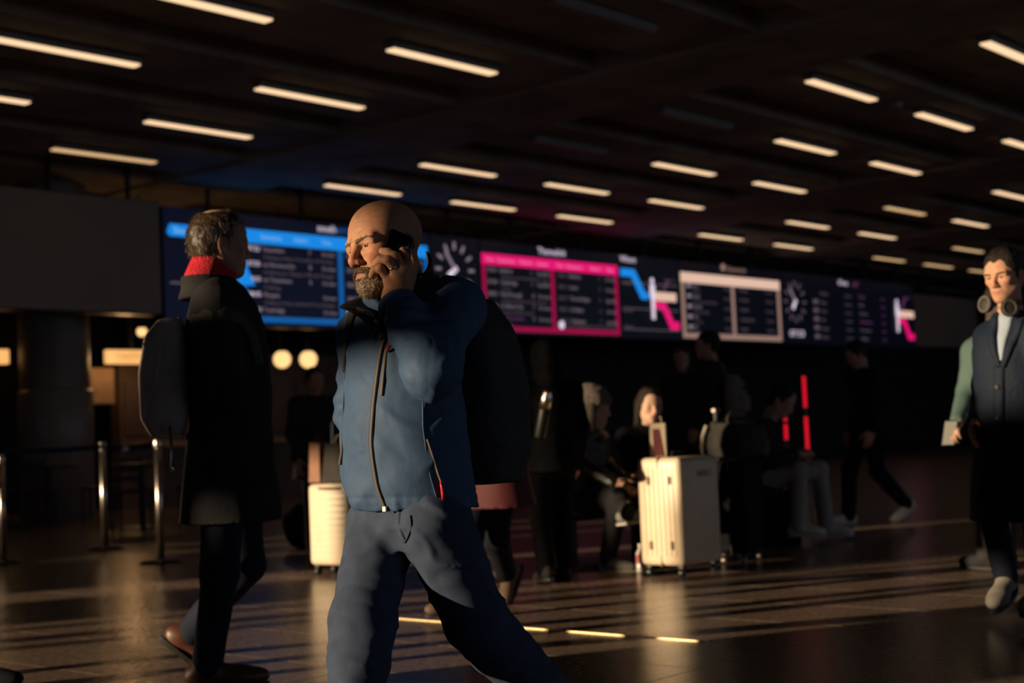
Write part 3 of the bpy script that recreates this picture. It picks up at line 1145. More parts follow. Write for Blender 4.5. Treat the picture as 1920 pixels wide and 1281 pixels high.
def eyes(H, parent, iris=(.06, .035, .02), gaze=(0, 0)):
    mw = M['eye_white']
    for q in (1, -1):
        c = H.p(.0722, q * .0315, -.0005)
        r = .0127 * H.s
        t = MB()
        t.lathe(c, [(max(1e-4, r * math.sin(math.pi * k / 10)), -r * math.cos(math.pi * k / 10)) for k in range(11)], 16)
        o = t.build('eye', mw, parent, True)
        d = nrm(H.f + H.l * gaze[0] + H.u * gaze[1])
        x = nrm(np.cross(H.u, d)); y = np.cross(d, x)
        t = MB()
        t.lathe(c + d * (r * .86), [(.0070 * H.s, -.0006), (.0066 * H.s, .0007), (.0035 * H.s, .0017), (.0004, .0020)], 14, x, y, d)
        t.build('iris', M['iris'], o, True)


M['eye_white'] = mat('eye_white', (.36, .29, .25), .25, var=0)
M['iris'] = mat('iris_brown', (.025, .014, .008), .15, var=0)
M['skin'] = mat('skin', SKIN['fair'], .58, var=.12, scale=55, bump=.22, bscale=330, vcol=True, spec=.28, dist=.002, sss=.45)
M['hair_dark'] = mat('hair_dark', (.020, .014, .011), .5, var=.5, scale=60, bump=.9, bscale=130, spec=.28, dist=.01)
M['hair_brown'] = mat('hair_brown', (.06, .04, .025), .42, var=.5, scale=60, bump=.9, bscale=130, spec=.6, dist=.01)


def hand_prims(w, d, n, thumb_side, curl=.5, s=1., spread=.012):
    """hand from wrist w, pointing d, palm facing n; thumb_side unit vector; returns prims"""
    d, n = nrm(d), nrm(n)
    x = nrm(np.asarray(thumb_side) - d * (np.asarray(thumb_side) @ d))
    n = nrm(np.cross(d, x)) * np.sign(np.cross(d, x) @ n + 1e-9)
    Mx = np.stack([d, x, n])
    L = [bxp(w + d * .048 * s, (.050 * s, .040 * s, .015 * s), .013 * s, Mx, k=.02), rc(w - d * .03 * s, w + d * .02 * s, .025 * s, .026 * s, k=.02)]
    ln = [.072, .080, .075, .058]
    for k in range(4):
        off = (.030 - .0205 * k)
        a = w + d * (.092 - (.004 if k in (0, 3) else 0)) * s + x * off * s
        dd = nrm(d + x * (spread * (1.5 - k)) * 4)
        r0 = (.0092 if k < 3 else .0080) * s
        ang = 0.
        pt = a
        for j, fr in enumerate((.46, .30, .24)):
            ang += curl * (.55, .85, .6)[j]
            dv = dd * math.cos(ang) + n * math.sin(ang)
            q = pt + dv * ln[k] * fr * s
            L.append(rc(pt, q, r0 * (1 - .1 * j), r0 * (1 - .1 * (j + 1)), k=.004))
            pt = q
    b = w + d * .025 * s + x * .034 * s
    t1 = b + nrm(d * .7 + x * .65 + n * (.35 + curl * .4)) * .040 * s
    t2 = t1 + nrm(d * .85 + x * .15 + n * (.3 + curl * .6)) * .032 * s
    t3 = t2 + nrm(d * .9 - x * .1 + n * (.35 + curl * .6)) * .024 * s
    L += [rc(b, t1, .016 * s, .0115 * s, k=.012), rc(t1, t2, .0112 * s, .010 * s, k=.004), rc(t2, t3, .010 * s, .008 * s, k=.004)]
    return L


def shoe_prims(an, toe, s=1., side=None):
    """shoe under ankle an; toe direction (may point down for a lifted heel)"""
    toe = nrm(toe)
    up = nrm(np.array([0, 0, 1.]) - toe * toe[2])
    sd = np.cross(up, toe)
    Mx = np.stack([toe, sd, up])
    b = an - up * .075 * s
    return [el(b + toe * .13 * s + up * .026 * s, (.085 * s, .045 * s, .036 * s), Mx, k=.03), el(b - toe * .02 * s + up * .04 * s, (.062 * s, .037 * s, .048 * s), Mx, k=.04),
            rc(b - toe * .01 * s + up * .06 * s, an + up * .03 * s, .042 * s, .045 * s, k=.03), rc(b + toe * .04 * s + up * .045 * s, b + toe * .11 * s + up * .03 * s, .036 * s, .034 * s, k=.03),
            half(b, -up)], (b, toe, sd, up)


def sole_mesh(name, info, s, m, parent):
    b, toe, sd, up = info
    out = []
    for k in range(28):
        w = 2 * math.pi * k / 28
        c, si = math.cos(w), math.sin(w)
        wd = .046 - .008 * max(0, -c) - .004 * (1 - abs(c))
        out.append(((.062 + .150 * (c if c > 0 else c * .98)) * s, wd * s * si))
    t = MB(); t.prism(out, b - up * .012 * s, toe, sd, up, .016 * s)
    return t.build(name, m, parent)


def tri_sample(V, F, n, seed=1):
    r = np.random.default_rng(seed)
    A_, B_, C_ = V[F[:, 0]], V[F[:, 1]], V[F[:, 2]]
    N = np.cross(B_ - A_, C_ - A_)
    ar = np.linalg.norm(N, axis=1) + 1e-12
    i = r.choice(len(F), n, p=ar / ar.sum())
    u, v = r.random((2, n, 1))
    Q = A_[i] + u * (B_[i] - A_[i]) + v * (V[F[i, 3]] - A_[i]) * (1 - u) if F.shape[1] == 4 else A_[i] + u * (B_[i] - A_[i])
    return Q, N[i] / ar[i][:, None]


def strands(V, F, n, ln, wd, flow, seed=1, lift=.6, jit=.5, col=None, mask=None):
    """short hair blades rooted on a surface: (verts, faces, colours)"""
    r = np.random.default_rng(seed)
    P, N = tri_sample(V, F, n, seed)
    if mask is not None:
        k = mask(P)
        P, N = P[k], N[k]
    n = len(P)
    fl = flow(P) if callable(flow) else np.tile(np.asarray(flow, float), (n, 1))
    D = fl - N * (fl * N).sum(1, keepdims=True)
    D = D / (np.linalg.norm(D, axis=1, keepdims=True) + 1e-9) + N * lift + r.normal(size=(n, 3)) * jit
    D /= np.linalg.norm(D, axis=1, keepdims=True) + 1e-9
    L = ln * (.6 + .8 * r.random((n, 1)))
    S = np.cross(D, r.normal(size=(n, 3)))
    S /= np.linalg.norm(S, axis=1, keepdims=True) + 1e-9
    P = P - N * .001
    m = P + D * L * .55 + N * L * .06
    tip = P + D * L + fl * L * .15
    VV = np.stack([P - S * wd / 2, P + S * wd / 2, m + S * wd * .4, m - S * wd * .4, tip], 1).reshape(-1, 3)
    b = np.arange(n)[:, None] * 5
    FF = [tuple(q) for q in (b + np.array([0, 1, 2, 3])).tolist()] + [tuple(q) for q in (b + np.array([3, 2, 4])).tolist()]
    CC = None
    if col is not None:
        CC = np.repeat(col(P) * (.55 + .9 * r.random((n, 1))), 5, 0)
    return VV, FF, CC


def make(name, prims, h, m, parent, post=None, col=None, label=None, pad=0., keep=None):
    V, F = sdf_mesh(prims, h, post, pad, keep)
    c = col(V) if col is not None else None
    return mesh_obj(name, V, F, m, parent, True, col=c, label=label)

# ================================================================== bald man on the phone
def head_frame(px, py, Y, yaw, pit, rol, s):
    f = yaw_dir(yaw, pit)
    u = np.array([0, 0, 1.]); u = nrm(u - f * (u @ f)); l = np.cross(u, f)
    r = math.radians(rol)
    return Frame(pw(px, py, Y), f, u * math.cos(r) + l * math.sin(r), s)


M['jacket'] = mat('navy_shell_jacket', (.050, .096, .185), .66, var=.07, scale=25, bump=.10, bscale=95, spec=.22, dist=.004)
M['jacket_in'] = mat('black_collar_lining', (.014, .013, .014), .7)
M['zip_tape'] = mat('taupe_zip_tape', (.115, .09, .075), .7, bump=.2, bscale=500, dist=.001)
M['zip_metal'] = mat('zip_metal', (.6, .57, .52), .3, metal=1., var=0)
M['zip_red'] = mat('red_zip_pull', (.50, .012, .02), .45, var=.1)
M['logo'] = mat('pale_logo_print', (.72, .55, .38), .5, var=0)
M['trouser'] = mat('grey_blue_chinos', (.048, .066, .112), .85, var=.14, scale=22, bump=.10, bscale=420, spec=.10, dist=.002)
M['strap'] = mat('dark_strap', (.042, .037, .033), .75, var=.15, bump=.5, bscale=300, dist=.002)
M['pack'] = mat('dark_backpack', (.020, .021, .024), .7, var=.2, bump=.4, bscale=30)
M['phone'] = mat('phone_glass_black', (.006, .006, .008), .12, var=0, spec=.6)
M['lens'] = mat('lens_glass', (.004, .004, .006), .05, var=0, spec=.8)
M['gold'] = mat('gold_ring', (.85, .62, .3), .2, metal=1., var=0)
M['beard'] = mat('grey_beard', (.20, .155, .115), .8, var=.55, scale=210, bump=1., bscale=240, vcol=True, dist=.006, spec=.2)
M['brow'] = mat('eyebrow_hair', (.105, .068, .045), .85, var=.3, scale=200, bump=.3, bscale=260, dist=.003)
M['shoe_dark'] = mat('dark_leather', (.03, .022, .018), .4, var=.2)
M['sole'] = mat('rubber_sole', (.02, .018, .017), .7)

O1 = pw(765, 820, 4.0); O1[2] = 0
T1 = Frame(O1, yaw_dir(40))
man = empty('person', O1, 'bald bearded person in a navy jacket walking with a phone at the ear', 'person')
H1 = head_frame(722.5, 468, 3.93, 47, -2, -9, 1.075)

shR, shL = pw(689, 628, 4.10), pw(852, 582, 3.88)
elR, wrR = pw(672, 772, 4.17), pw(684, 885, 3.98)
elL, wrL = pw(808, 700, 3.64), pw(746, 572, 3.79)
nb1 = T1.p(.02, 0, 1.30)
hipR, knR, anR = pw(716, 990, 4.04), pw(678, 1172, 3.84), pw(655, 1432, 3.74)
hipL, knL, anL = pw(812, 975, 3.90), pw(893, 1165, 4.00), pw(1062, 1345, 4.30)
TORSO = [(.728, -.005, .014, .152, .188), (.80, .012, .010, .158, .188), (.92, .024, .008, .160, .184), (1.05, .018, .004, .148, .176), (1.17, .008, 0, .138, .172),
         (1.25, 0, 0, .118, .165), (1.31, -.005, 0, .094, .130), (1.345, -.01, 0, .07, .09)]


def shrink(tab, e, z0=None):
    return [(h, a, b, c - e, d - e) for h, a, b, c, d in tab]


# jacket
JK = [loft(O1, T1.M, TORSO, k=.05),
      rc(shR, nb1, .074, .062, k=.06), rc(shL, nb1, .078, .066, k=.06),
      rc(shR, elR, .076, .068, k=.045), rc(elR, wrR, .067, .058, k=.03),
      rc(shL, elL, .080, .066, k=.045), rc(elL, wrL, .068, .050, k=.03),
      rc(wrR, pw(686, 925, 3.93), .056, .046, k=.04),
      half(O1 + ZX * .738, (-.03, 0, -1)), bxp(wrL + nrm(wrL - elL) * .118, (.1, .085, .085), .005, Frame((0, 0, 0), wrL - elL).M, 's', .004)]
fa = nrm(wrL - elL); ua = nrm(elL - shL)


ZP = to_surf(JK, spline([pw(x, y, 3.84) for x, y in ((712, 625), (704, 680), (699, 760), (699, 840), (706, 910), (717, 955))], 30))
ZQ = T1.loc(ZP)
ZO = np.argsort(ZQ[:, 2])


def jk_post(P, d):
    d0 = d
    q = T1.loc(P)
    n1 = vnoise(P, (7, 7, 3.6), 3)
    n2 = vnoise(P + n1[:, None] * .03, (17, 17, 8), 5)
    d = d + .0040 * n1 + .0014 * n2
    # folds of the raised sleeve: deep creases running from elbow to armpit
    t = (P - _f(elL)) @ _f(fa)
    s = (P - _f(shL)) @ _f(ua)
    near = np.exp(-((np.linalg.norm(P - _f((elL + shL) / 2), axis=1) / .17) ** 2))
    d = d + near * .0085 * np.sin(t * 42 + s * 18 + n1 * 2.0 + n2) 
    nc = np.exp(-((t - .16) / .06) ** 2) * (np.linalg.norm(P - _f(elL) - t[:, None] * _f(fa), axis=1) < .1)
    d = d + nc * .0035 * np.sin(t * 110 + n1 * 2)
    nr = np.exp(-((np.linalg.norm(P - _f(elR), axis=1) / .12) ** 2))
    d = d + nr * .0065 * np.sin(P[:, 2] * 105 + n1 * 2)
    hm = np.exp(-((q[:, 2] - .752) / .022) ** 2)
    d = d + .0030 * np.exp(-((q[:, 2] - .772) / .0045) ** 2)
    d = d + hm * .0010 * np.sin(np.arctan2(q[:, 1], q[:, 0]) * 34 + n1 * 3)
    bl = np.exp(-((q[:, 2] - .90) / .15) ** 2) * (q[:, 0] > 0)
    d = d + .0026 * np.sin((q[:, 1] * .8 + q[:, 2]) * 34 + n1 * 3.5) * bl
    r = 1 - 2 * np.abs(vnoise(P + n1[:, None] * .06, (6.5, 6.5, 10), 33))
    d = d - .0075 * np.clip(r - .45, 0, 1)
    r = 1 - 2 * np.abs(vnoise(P + n2[:, None] * .05, (13, 13, 9), 34))
    d = d + .0045 * np.clip(r - .5, 0, 1)
    r = 1 - 2 * np.abs(vnoise(P + n2[:, None] * .02, (30, 30, 24), 35))
    d = d - .0016 * np.clip(r - .4, 0, 1)
    zl = np.interp(q[:, 2], ZQ[ZO, 2], ZQ[ZO, 1])
    s = 1 - .92 * np.exp(-((q[:, 1] - zl) / .022) ** 2) * (q[:, 0] > .03)
    return (d0 + (d - d0) * s).astype(np.float32)


jacket = make('jacket', JK, .006, M['jacket'], man, jk_post, label='navy blue shell jacket')

# trousers
TR = [loft(O1, T1.M, [(.63, 0, .008, .110, .150), (.70, 0, .010, .128, .164), (.78, .005, .008, .132, .166)], k=.05),
      rc(hipR, knR, .098, .084, k=.02), rc(knR, anR, .086, .070, k=.03), rc(hipL, knL, .100, .086, k=.014), rc(knL, anL, .088, .070, k=.03),
      half(anR - ZX * .02, (0, 0, -1))]


def limb_folds(P, a, b, amp, freq, ph, n1):
    """creases wrapping a limb, strongest near its lower end"""
    ax = nrm(b - a)
    t = (P - _f(a)) @ _f(ax)
    L = np.linalg.norm(b - a)
    e = P - _f(a) - t[:, None] * _f(ax)
    dl = np.linalg.norm(e, axis=1)
    s1 = nrm(np.cross(ax, (0, 1, .2)))
    an = np.arctan2(e @ _f(np.cross(ax, s1)), e @ _f(s1))
    w = np.clip((t / L + .15) / .5, 0, 1) * np.clip((1.15 - t / L) / .3, 0, 1) * np.exp(-(dl / .13) ** 6)
    ph_ = t * freq + 1.1 * np.sin(an + ph) + n1 * 2.6
    f = np.sin(ph_)
    return w * amp * (np.abs(f) ** .7 * np.sign(f) + .35 * np.sin(ph_ * 2.3 + an * 2))


def tr_post(P, d):
    n1 = vnoise(P, 6, 21)
    n2 = vnoise(P + n1[:, None] * .03, 13, 22)
    out = d + .003 * n1 + .0018 * n2
    out = out + limb_folds(P, hipR, knR, .0010, 58, .4, n1) + limb_folds(P, knR, anR, .0035, 46, 1.2, n1) + limb_folds(P, hipL, knL, .0012, 50, 2.2, n1) + limb_folds(P, knL, anL, .0025, 52, .9, n1)
    c = T1.p(.1, 0, .66)
    q = P - _f(c)
    l = q @ _f(T1.l)
    w = np.exp(-(np.linalg.norm(q, axis=1) / .15) ** 2)
    out = out + w * .0022 * np.sin((np.abs(l) * .75 - q[:, 2] * 1.2) * 60 + n1 * 2.5)
    r = 1 - 2 * np.abs(vnoise(P + n1[:, None] * .05, (6, 6, 13), 31))
    out = out - .0100 * np.clip(r - .45, 0, 1)
    r = 1 - 2 * np.abs(vnoise(P @ _f([[1, 0, .5], [0, 1, .3], [-.5, -.3, 1]]) + n2[:, None] * .03, (8, 8, 21), 32))
    out = out + .0020 * np.clip(r - .5, 0, 1)
    return out.astype(np.float32)


trousers = make('trousers', TR, .006, M['trouser'], man, tr_post, label='grey blue cotton trousers')

# body: head, neck, arms, hands, legs in one skin mesh
HD = head_prims(H1, old=True) + [rc(H1.p(-.03, 0, -.05), T1.p(.01, 0, 1.28), .062, .072, k=.03)]
ph_c = pw(740, 483, 3.842)                       # phone centre
ph_n = nrm(H1.l * .97 + H1.f * .22)                   # back of phone, outwards
ph_y = nrm(pw(751, 425, 3.85) - pw(722, 530, 3.80))
ph_y = nrm(ph_y - ph_n * (ph_y @ ph_n))
ph_x = np.cross(ph_y, ph_n)
YH = float(H1.p(.028, .096, -.040)[1])


def hp(x, y, dy=0.):
    return pw(x, y, YH + dy)


# fingers of the phone hand: knuckle, middle joint, end joint, tip
FG = [[(770, 512, -.035), (764, 492, -.045), (759, 479, -.040), (755, 470, -.034)],
      [(757, 508, -.048), (741, 481, -.060), (728, 473, -.050), (717, 471, -.036)],
      [(745, 517, -.054), (728, 488, -.066), (714, 486, -.056), (705, 494, -.040)],
      [(729, 527, -.050), (713, 504, -.062), (702, 505, -.054), (697, 516, -.040)]]
rad = [.0118, .0122, .0118, .0108]
HN = []
wr = pw(742, 562, 3.795)
for k, fg in enumerate(FG):
    pts = [hp(*q) for q in fg]
    r = rad[k]
    HN += [rc(wr + (pts[0] - wr) * .12, pts[0], .017, .0135, k=.018)]
    for j in range(3):
        HN.append(rc(pts[j], pts[j + 1], r * (1.05 - .07 * j), r * (.98 - .07 * j), k=.0035))
    HN.append(el(pts[0], (.0135, .0135, .0125), None, k=.008))
    HN.append(el(pts[1], (r * 1.07,) * 3, None, k=.004))
HN += [rc(wr, hp(752, 528, -.03), .030, .034, k=.02), rc(wr + fa * -.10, wr, .034, .030, k=.02), rc(hp(762, 540, -.01), hp(772, 520, .015), .017, .013, k=.015),
       rc(hp(772, 520, .015), hp(773, 492, .03), .0115, .010, k=.005), rc(hp(773, 492, .03), hp(768, 470, .035), .010, .0085, k=.004)]
CORE = [loft(O1, T1.M, [(h, a, b, c - .03, d - .03) for h, a, b, c, d in TORSO[:-1]], k=.04), rc(shL, elL, .046, .040, k=.03), rc(elL, wr, .040, .030, k=.02), rc(shR, elR, .046, .040, k=.03),
        rc(elR, wrR, .040, .030, k=.02), rc(shR, shL, .05, .05, k=.04), rc(hipR, knR, .068, .056, k=.02), rc(knR, anR, .055, .042, k=.02), rc(hipL, knL, .068, .056, k=.02), rc(knL, anL, .055, .042, k=.02),
        loft(O1, T1.M, [(.67, 0, 0, .08, .11), (.78, 0, 0, .10, .13)], k=.02)]
hdR = nrm(pw(690, 925, 3.93) - wrR)
CORE += hand_prims(wrR - T1.f * .045 + T1.l * .03, hdR, T1.l, T1.f, 1.1)


def face_post(P, d):
    q = H1.loc(P)
    fr = np.exp(-((q[:, 2] - .058) / .022) ** 2) * (q[:, 0] > .03)
    d = d - fr * .0006 * np.sin(q[:, 2] * 520 + 1.8 * np.cos(q[:, 1] * 40) + 2.5 * vnoise(P, 22, 9)) * np.exp(-(q[:, 1] / .05) ** 4)
    cr = np.exp(-((q[:, 0] - .060) / .014) ** 2 - ((np.abs(q[:, 1]) - .056) / .014) ** 2 - ((q[:, 2] - .001) / .018) ** 2)
    d = d + cr * .0005 * np.sin(q[:, 2] * 800 + q[:, 0] * 300)
    return d.astype(np.float32)


zc = 1.262
allb = HD + HN + CORE
Va, Fa = sdf_mesh(HD + HN + [rc(elL, wr, .040, .030, k=.02)], .0026, face_post, keep=(np.array([-9, -9, zc]), np.array([9, 9, 9])))
Vb, Fb = sdf_mesh(CORE + HD[:3] + [HD[-1]], .009, None, keep=(np.array([-9, -9, -1]), np.array([9, 9, zc + .03])))


def skin1(V):
    c = face_col(H1, V, (.42, .215, .13), red=.20)
    q = H1.loc(V)
    # shaven stubble around the back and sides of the skull
    st = np.clip((.075 - q[:, 2]) / .05, 0, 1) * np.clip((-q[:, 0] + .012) / .03, 0, 1) * np.clip((q[:, 2] + .06) / .03, 0, 1)
    st = np.clip(st, 0, 1)[:, None] * .30
    c = c * (1 - st) + np.array((.12, .085, .065)) * st
    hm = (np.linalg.norm(V - wr, axis=1) < .17) & (q[:, 1] > .085)
    return c


mesh_obj('body', np.concatenate([Va, Vb]), np.concatenate([Fa, Fb + len(Va)]), M['skin'], man, True, col=skin1(np.concatenate([Va, Vb])))
eyes(H1, man, gaze=(-.10, -.02))

# beard, moustache, brows
HB = head_prims(H1)


def beard_reg(q):
    """negative inside the bearded part of the face (head coordinates)"""
    l = np.abs(q[:, 1])
    jaw = q[:, 2] + .066 - np.clip((l - .030) / .03, 0, 1) * .020          # upper edge climbs to the sideburn
    top = np.where(q[:, 0] > .078, q[:, 2] + .080 + 0 * l, jaw)
    top = np.minimum(np.maximum(jaw, q[:, 0] - .080), q[:, 2] + .0775)
    back = .000 - q[:, 0]
    low = -.135 - q[:, 2]
    m = np.maximum(np.maximum(top, back), low)
    # moustache
    mu = np.maximum(np.abs(q[:, 2] + .0550 + l * .25) - .0072, np.maximum(l - .030, .080 - q[:, 0]))
    so = np.maximum(np.maximum(np.abs(l - .031) - .008, np.abs(q[:, 2] + .072) - .016), .066 - q[:, 0])
    return np.minimum(np.minimum(m, mu), so)


def beard_post(P, d):
    q = H1.loc(P)
    n = vnoise(P, 190, 1) * .5 + vnoise(P, (330, 330, 170), 2) * .5
    return np.maximum(d - .0036 - .0010 * n, beard_reg(q) * 1.1 + .0030 * n).astype(np.float32)


def beard_col(V):
    q = H1.loc(V)
    n = (vnoise(V, 260, 6) * .5 + vnoise(V, (120, 120, 500), 7) * .5)[:, None]
    g = np.clip((-.074 - q[:, 2]) / .025, 0, 1)[:, None]
    c = np.array((.10, .068, .045)) * (1 - g) + np.array((.33, .255, .185)) * g
    return c * (1 + .7 * n)


Vq, Fq = sdf_mesh(HB, .0026, beard_post, .006)
Cq = beard_col(Vq)
cen1 = H1.p(.0, 0, -.02)
Vs, Fs, Cs = strands(Vq, Fq, 9000, .0085, .0007, lambda P: nrm(-H1.u * 1.0 + H1.f * .35)[None].repeat(len(P), 0), 3, .45, .35, beard_col, lambda P: ev(HB, P) > .001)
mesh_obj('beard', np.concatenate([Vq, Vs]), [tuple(f) for f in Fq.tolist()] + [tuple(i + len(Vq) for i in f) for f in Fs], M['beard'], man, True, col=np.concatenate([Cq, Cs]), label='short grey beard')


def brow_post(P, d):
    q = H1.loc(P)
    l = np.abs(q[:, 1])
    n = vnoise(P, 260, 3)
    arc = .0112 + .0078 * np.sin(np.clip((l - .006) / .056, 0, 1) * 2.6)
    reg = np.maximum(np.maximum(np.abs(q[:, 2] - arc) - .0040 * (1.15 - (l - .012) / .075), np.maximum(.010 - l, l - .058)), .04 - q[:, 0])
    return np.maximum(d - .0012 - .0005 * n, reg + .0022 * n).astype(np.float32)


Vq, Fq = sdf_mesh(HB, .0022, brow_post, .004)
Vs, Fs, _c = strands(Vq, Fq, 1500, .0075, .0006, lambda P: (H1.l[None] * np.sign(H1.loc(P)[:, 1:2]) + H1.u * .35), 4, .25, .3)
mesh_obj('eyebrows', np.concatenate([Vq, Vs]), [tuple(f) for f in Fq.tolist()] + [tuple(i + len(Vq) for i in f) for f in Fs], M['brow'], man, True)

# phone and ring
pe = empty('mobile_phone', ph_c, 'black smartphone held to the ear of the bald person', 'phone')
rr = [(sx * .0235 + .011 * math.cos(w), sy * .0625 + .011 * math.sin(w)) for sx, sy, w0 in ((1, 1, 0), (-1, 1, 1), (-1, -1, 2), (1, -1, 3)) for w in np.linspace(w0, w0 + 1, 6) * math.pi / 2]
t = MB(); t.prism(rr, ph_c - ph_n * .0042, ph_x, ph_y, ph_n, .0084); t.build('case', M['phone'], pe)
cc = ph_c + ph_y * .050 + ph_x * .012 + ph_n * .0055
t = MB(); t.box(cc, (.016, .017, .0016), ph_x, ph_y, ph_n, bev=.0014); t.build('camera_bump', M['phone'], pe, True)
for i, j in ((-1, 1), (-1, -1), (1, 0)):
    t = MB(); t.lathe(cc + ph_x * .0075 * i + ph_y * .0075 * j + ph_n * .0012, [(.006, 0), (.006, .0015), (.0045, .0016)], 14, ph_x, ph_y, ph_n); t.build('lens', M['lens'], pe)
a, b = hp(*FG[2][0]), hp(*FG[2][1])
c = a + (b - a) * .50; d = nrm(b - a)
x = nrm(np.cross(d, (0, 0, 1))); y = np.cross(d, x)
t = MB(); t.lathe(c, [(.0108, -.0028), (.0122, -.0022), (.0122, .0022), (.0108, .0028)], 22, x, y, d); t.build('ring', M['gold'], man, True, label='gold wedding ring')

# collar: open stand collar with a pointed wing to the person's right
def sheet(name, fn, nu, nv, th, m, parent, label=None):
    G = np.array([[fn(i / (nu - 1), j / (nv - 1)) for j in range(nv)] for i in range(nu)])
    du = np.gradient(G, axis=0); dv = np.gradient(G, axis=1)
    N = np.cross(du, dv); N /= np.linalg.norm(N, axis=2, keepdims=True) + 1e-9
    V = np.concatenate([(G + N * th / 2).reshape(-1, 3), (G - N * th / 2).reshape(-1, 3)])
    K = nu * nv
    F = []
    for i in range(nu - 1):
        for j in range(nv - 1):
            a, b, c, d = i * nv + j, (i + 1) * nv + j, (i + 1) * nv + j + 1, i * nv + j + 1
            F += [(a, b, c, d), (K + d, K + c, K + b, K + a)]
    for i in range(nu - 1):
        for j, s in ((0, 1), (nv - 1, -1)):
            a, b = i * nv + j, (i + 1) * nv + j
            F.append((b, a, K + a, K + b) if s > 0 else (a, b, K + b, K + a))
    for j in range(nv - 1):
        for i, s in ((0, 1), (nu - 1, -1)):
            a, b = i * nv + j, i * nv + j + 1
            F.append((a, b, K + b, K + a) if s > 0 else (b, a, K + a, K + b))
    return mesh_obj(name, V, F, m, parent, True, label=label)


def bez(p, n=None):
    p = [np.asarray(q, float) for q in p]
    return lambda t: p[0] * (1 - t) ** 3 + 3 * p[1] * t * (1 - t) ** 2 + 3 * p[2] * t * t * (1 - t) + p[3] * t ** 3


# image-left wing: lower seam on the neck opening, upper edge flaring out to a point
low = bez([pw(705, 640, 3.80), pw(692, 600, 3.82), pw(680, 590, 3.90), pw(690, 580, 4.02)])
top = bez([pw(704, 590, 3.775), pw(676, 588, 3.80), pw(650, 580, 3.82), pw(637, 576, 3.90)])
wing = sheet('collar', lambda u, v: low(u) * (1 - v) + top(u) * v + T1.f * .012 * math.sin(v * 3.1), 24, 8, .006, M['jacket_in'], man, label='open black stand collar')
top2 = bez([pw(637, 576, 3.90), pw(660, 560, 3.99), pw(690, 553, 4.04), pw(740, 548, 4.06)])
low2 = bez([pw(704, 590, 3.80), pw(700, 588, 3.90), pw(705, 590, 4.00), pw(740, 600, 4.06)])
sheet('collar', lambda u, v: low2(u) * (1 - v) + top2(u) * v, 20, 8, .006, M['jacket_in'], man)
# image-right side of the collar around the neck
top3 = bez([pw(712, 565, 3.78), pw(755, 560, 3.74), pw(828, 500, 3.90), pw(800, 472, 4.10)])
low3 = bez([pw(712, 640, 3.79), pw(750, 620, 3.76), pw(850, 580, 3.90), pw(815, 550, 4.10)])
sheet('collar', lambda u, v: low3(u) * (1 - v) + top3(u) * v, 24, 8, .007, M['jacket_in'], man)
# collar lettering along the wing edge
E0, E1 = pw(669, 579.5, 3.775), pw(701, 592.5, 3.757)
tx = nrm(E1 - E0); ty = nrm(np.cross(np.cross(tx, ZX), tx))
text_obj('collar_lettering', 'HANSEN', E0 - ty * .004, tx, ty, .016, M['logo'], man, float(np.linalg.norm(E1 - E0)))

# front zip, chest zip, pocket zips
def on_front(pxs, Y=3.84):
    return [pw(x, y, Y) for x, y in pxs]


ribbon('front_zip', JK, on_front([(712, 625), (704, 680), (699, 760), (699, 840), (706, 910), (717, 955)]),  .0105, .0065, M['zip_tape'], man, 60, label='taupe front zip')
ribbon('chest_zip', JK, on_front([(721, 648), (718, 700), (717, 743)]), .009, .0055, M['zip_tape'], man, 24)
ribbon('zip_flap', JK, on_front([(706, 640), (697, 690), (692, 760), (692, 840), (699, 910), (711, 955)]), .010, .0048, M['jacket'], man, 50)
ribbon('pocket_zip', JK, on_front([(812, 820), (826, 855), (841, 890), (853, 912)], 3.75), .006, .0060, M['zip_tape'], man, 24)
ribbon('pocket_zip', JK, on_front([(662, 820), (650, 838), (641, 858), (639, 872)], 3.95), .006, .0060, M['zip_tape'], man, 20)
for pts, m, nm, r in (([(706, 615), (705, 630), (702, 645), (697, 658)], 'zip_red', 'zip_pull', .0042), ([(853, 908), (856, 920), (857, 934), (855, 946)], 'zip_red', 'zip_pull', .0046)):
    P = to_surf(JK, np.array([pw(x, y, 3.80 if x < 800 else 3.72) for x, y in pts]), 8, .008)
    t = MB(); t.tube(P, [r * .6, r, r * 1.1, r * .9], 8); t.build(nm, M[m], man, True, label='red cord zip pull')
P = to_surf(JK, np.array([pw(718, 957, 3.84), pw(720, 962, 3.84)]), 6, .006)
t = MB(); t.box(P[0], (.007, .004, .008), T1.l, T1.f, ZX, bev=.002); t.build('zip_slider', M['zip_metal'], man)
# seam lines
ribbon('seam', JK, on_front([(800, 720), (806, 760), (810, 820), (818, 880), (835, 945)], 3.72), .004, .0018, M['jacket'], man, 30)
ribbon('seam', JK, on_front([(650, 700), (652, 760), (662, 800)], 4.0), .004, .0018, M['jacket'], man, 20)
# cuff and its logo
cu = [wrL + fa * -.010 + (nrm(np.cross(fa, ZX)) * math.cos(w) + nrm(np.cross(np.cross(fa, ZX), fa)) * math.sin(w)) * .06 for w in np.linspace(0, 2 * math.pi, 14)]
ribbon('cuff', JK, cu, .035, .005, M['jacket'], man, 50, label='dark sleeve cuff')
for (x, y), (w, h), s in (((733, 576), (12, 6), 'H'), ((737, 585), (11, 7), 'H'), ((745, 598), (12, 9), 'HH')):
    p = to_surf(JK, np.array([pw(x, y, 3.74)]), 8, .009)[0]
    g = grad(JK, p[None])[0]
    tx = nrm(pw(x + 4, y + 10, 3.7) - pw(x, y, 3.7)); tx = nrm(tx - g * (tx @ g)); ty = np.cross(g, tx)
    text_obj('sleeve_lettering', s, p, tx, ty, .015, M['logo'], man)

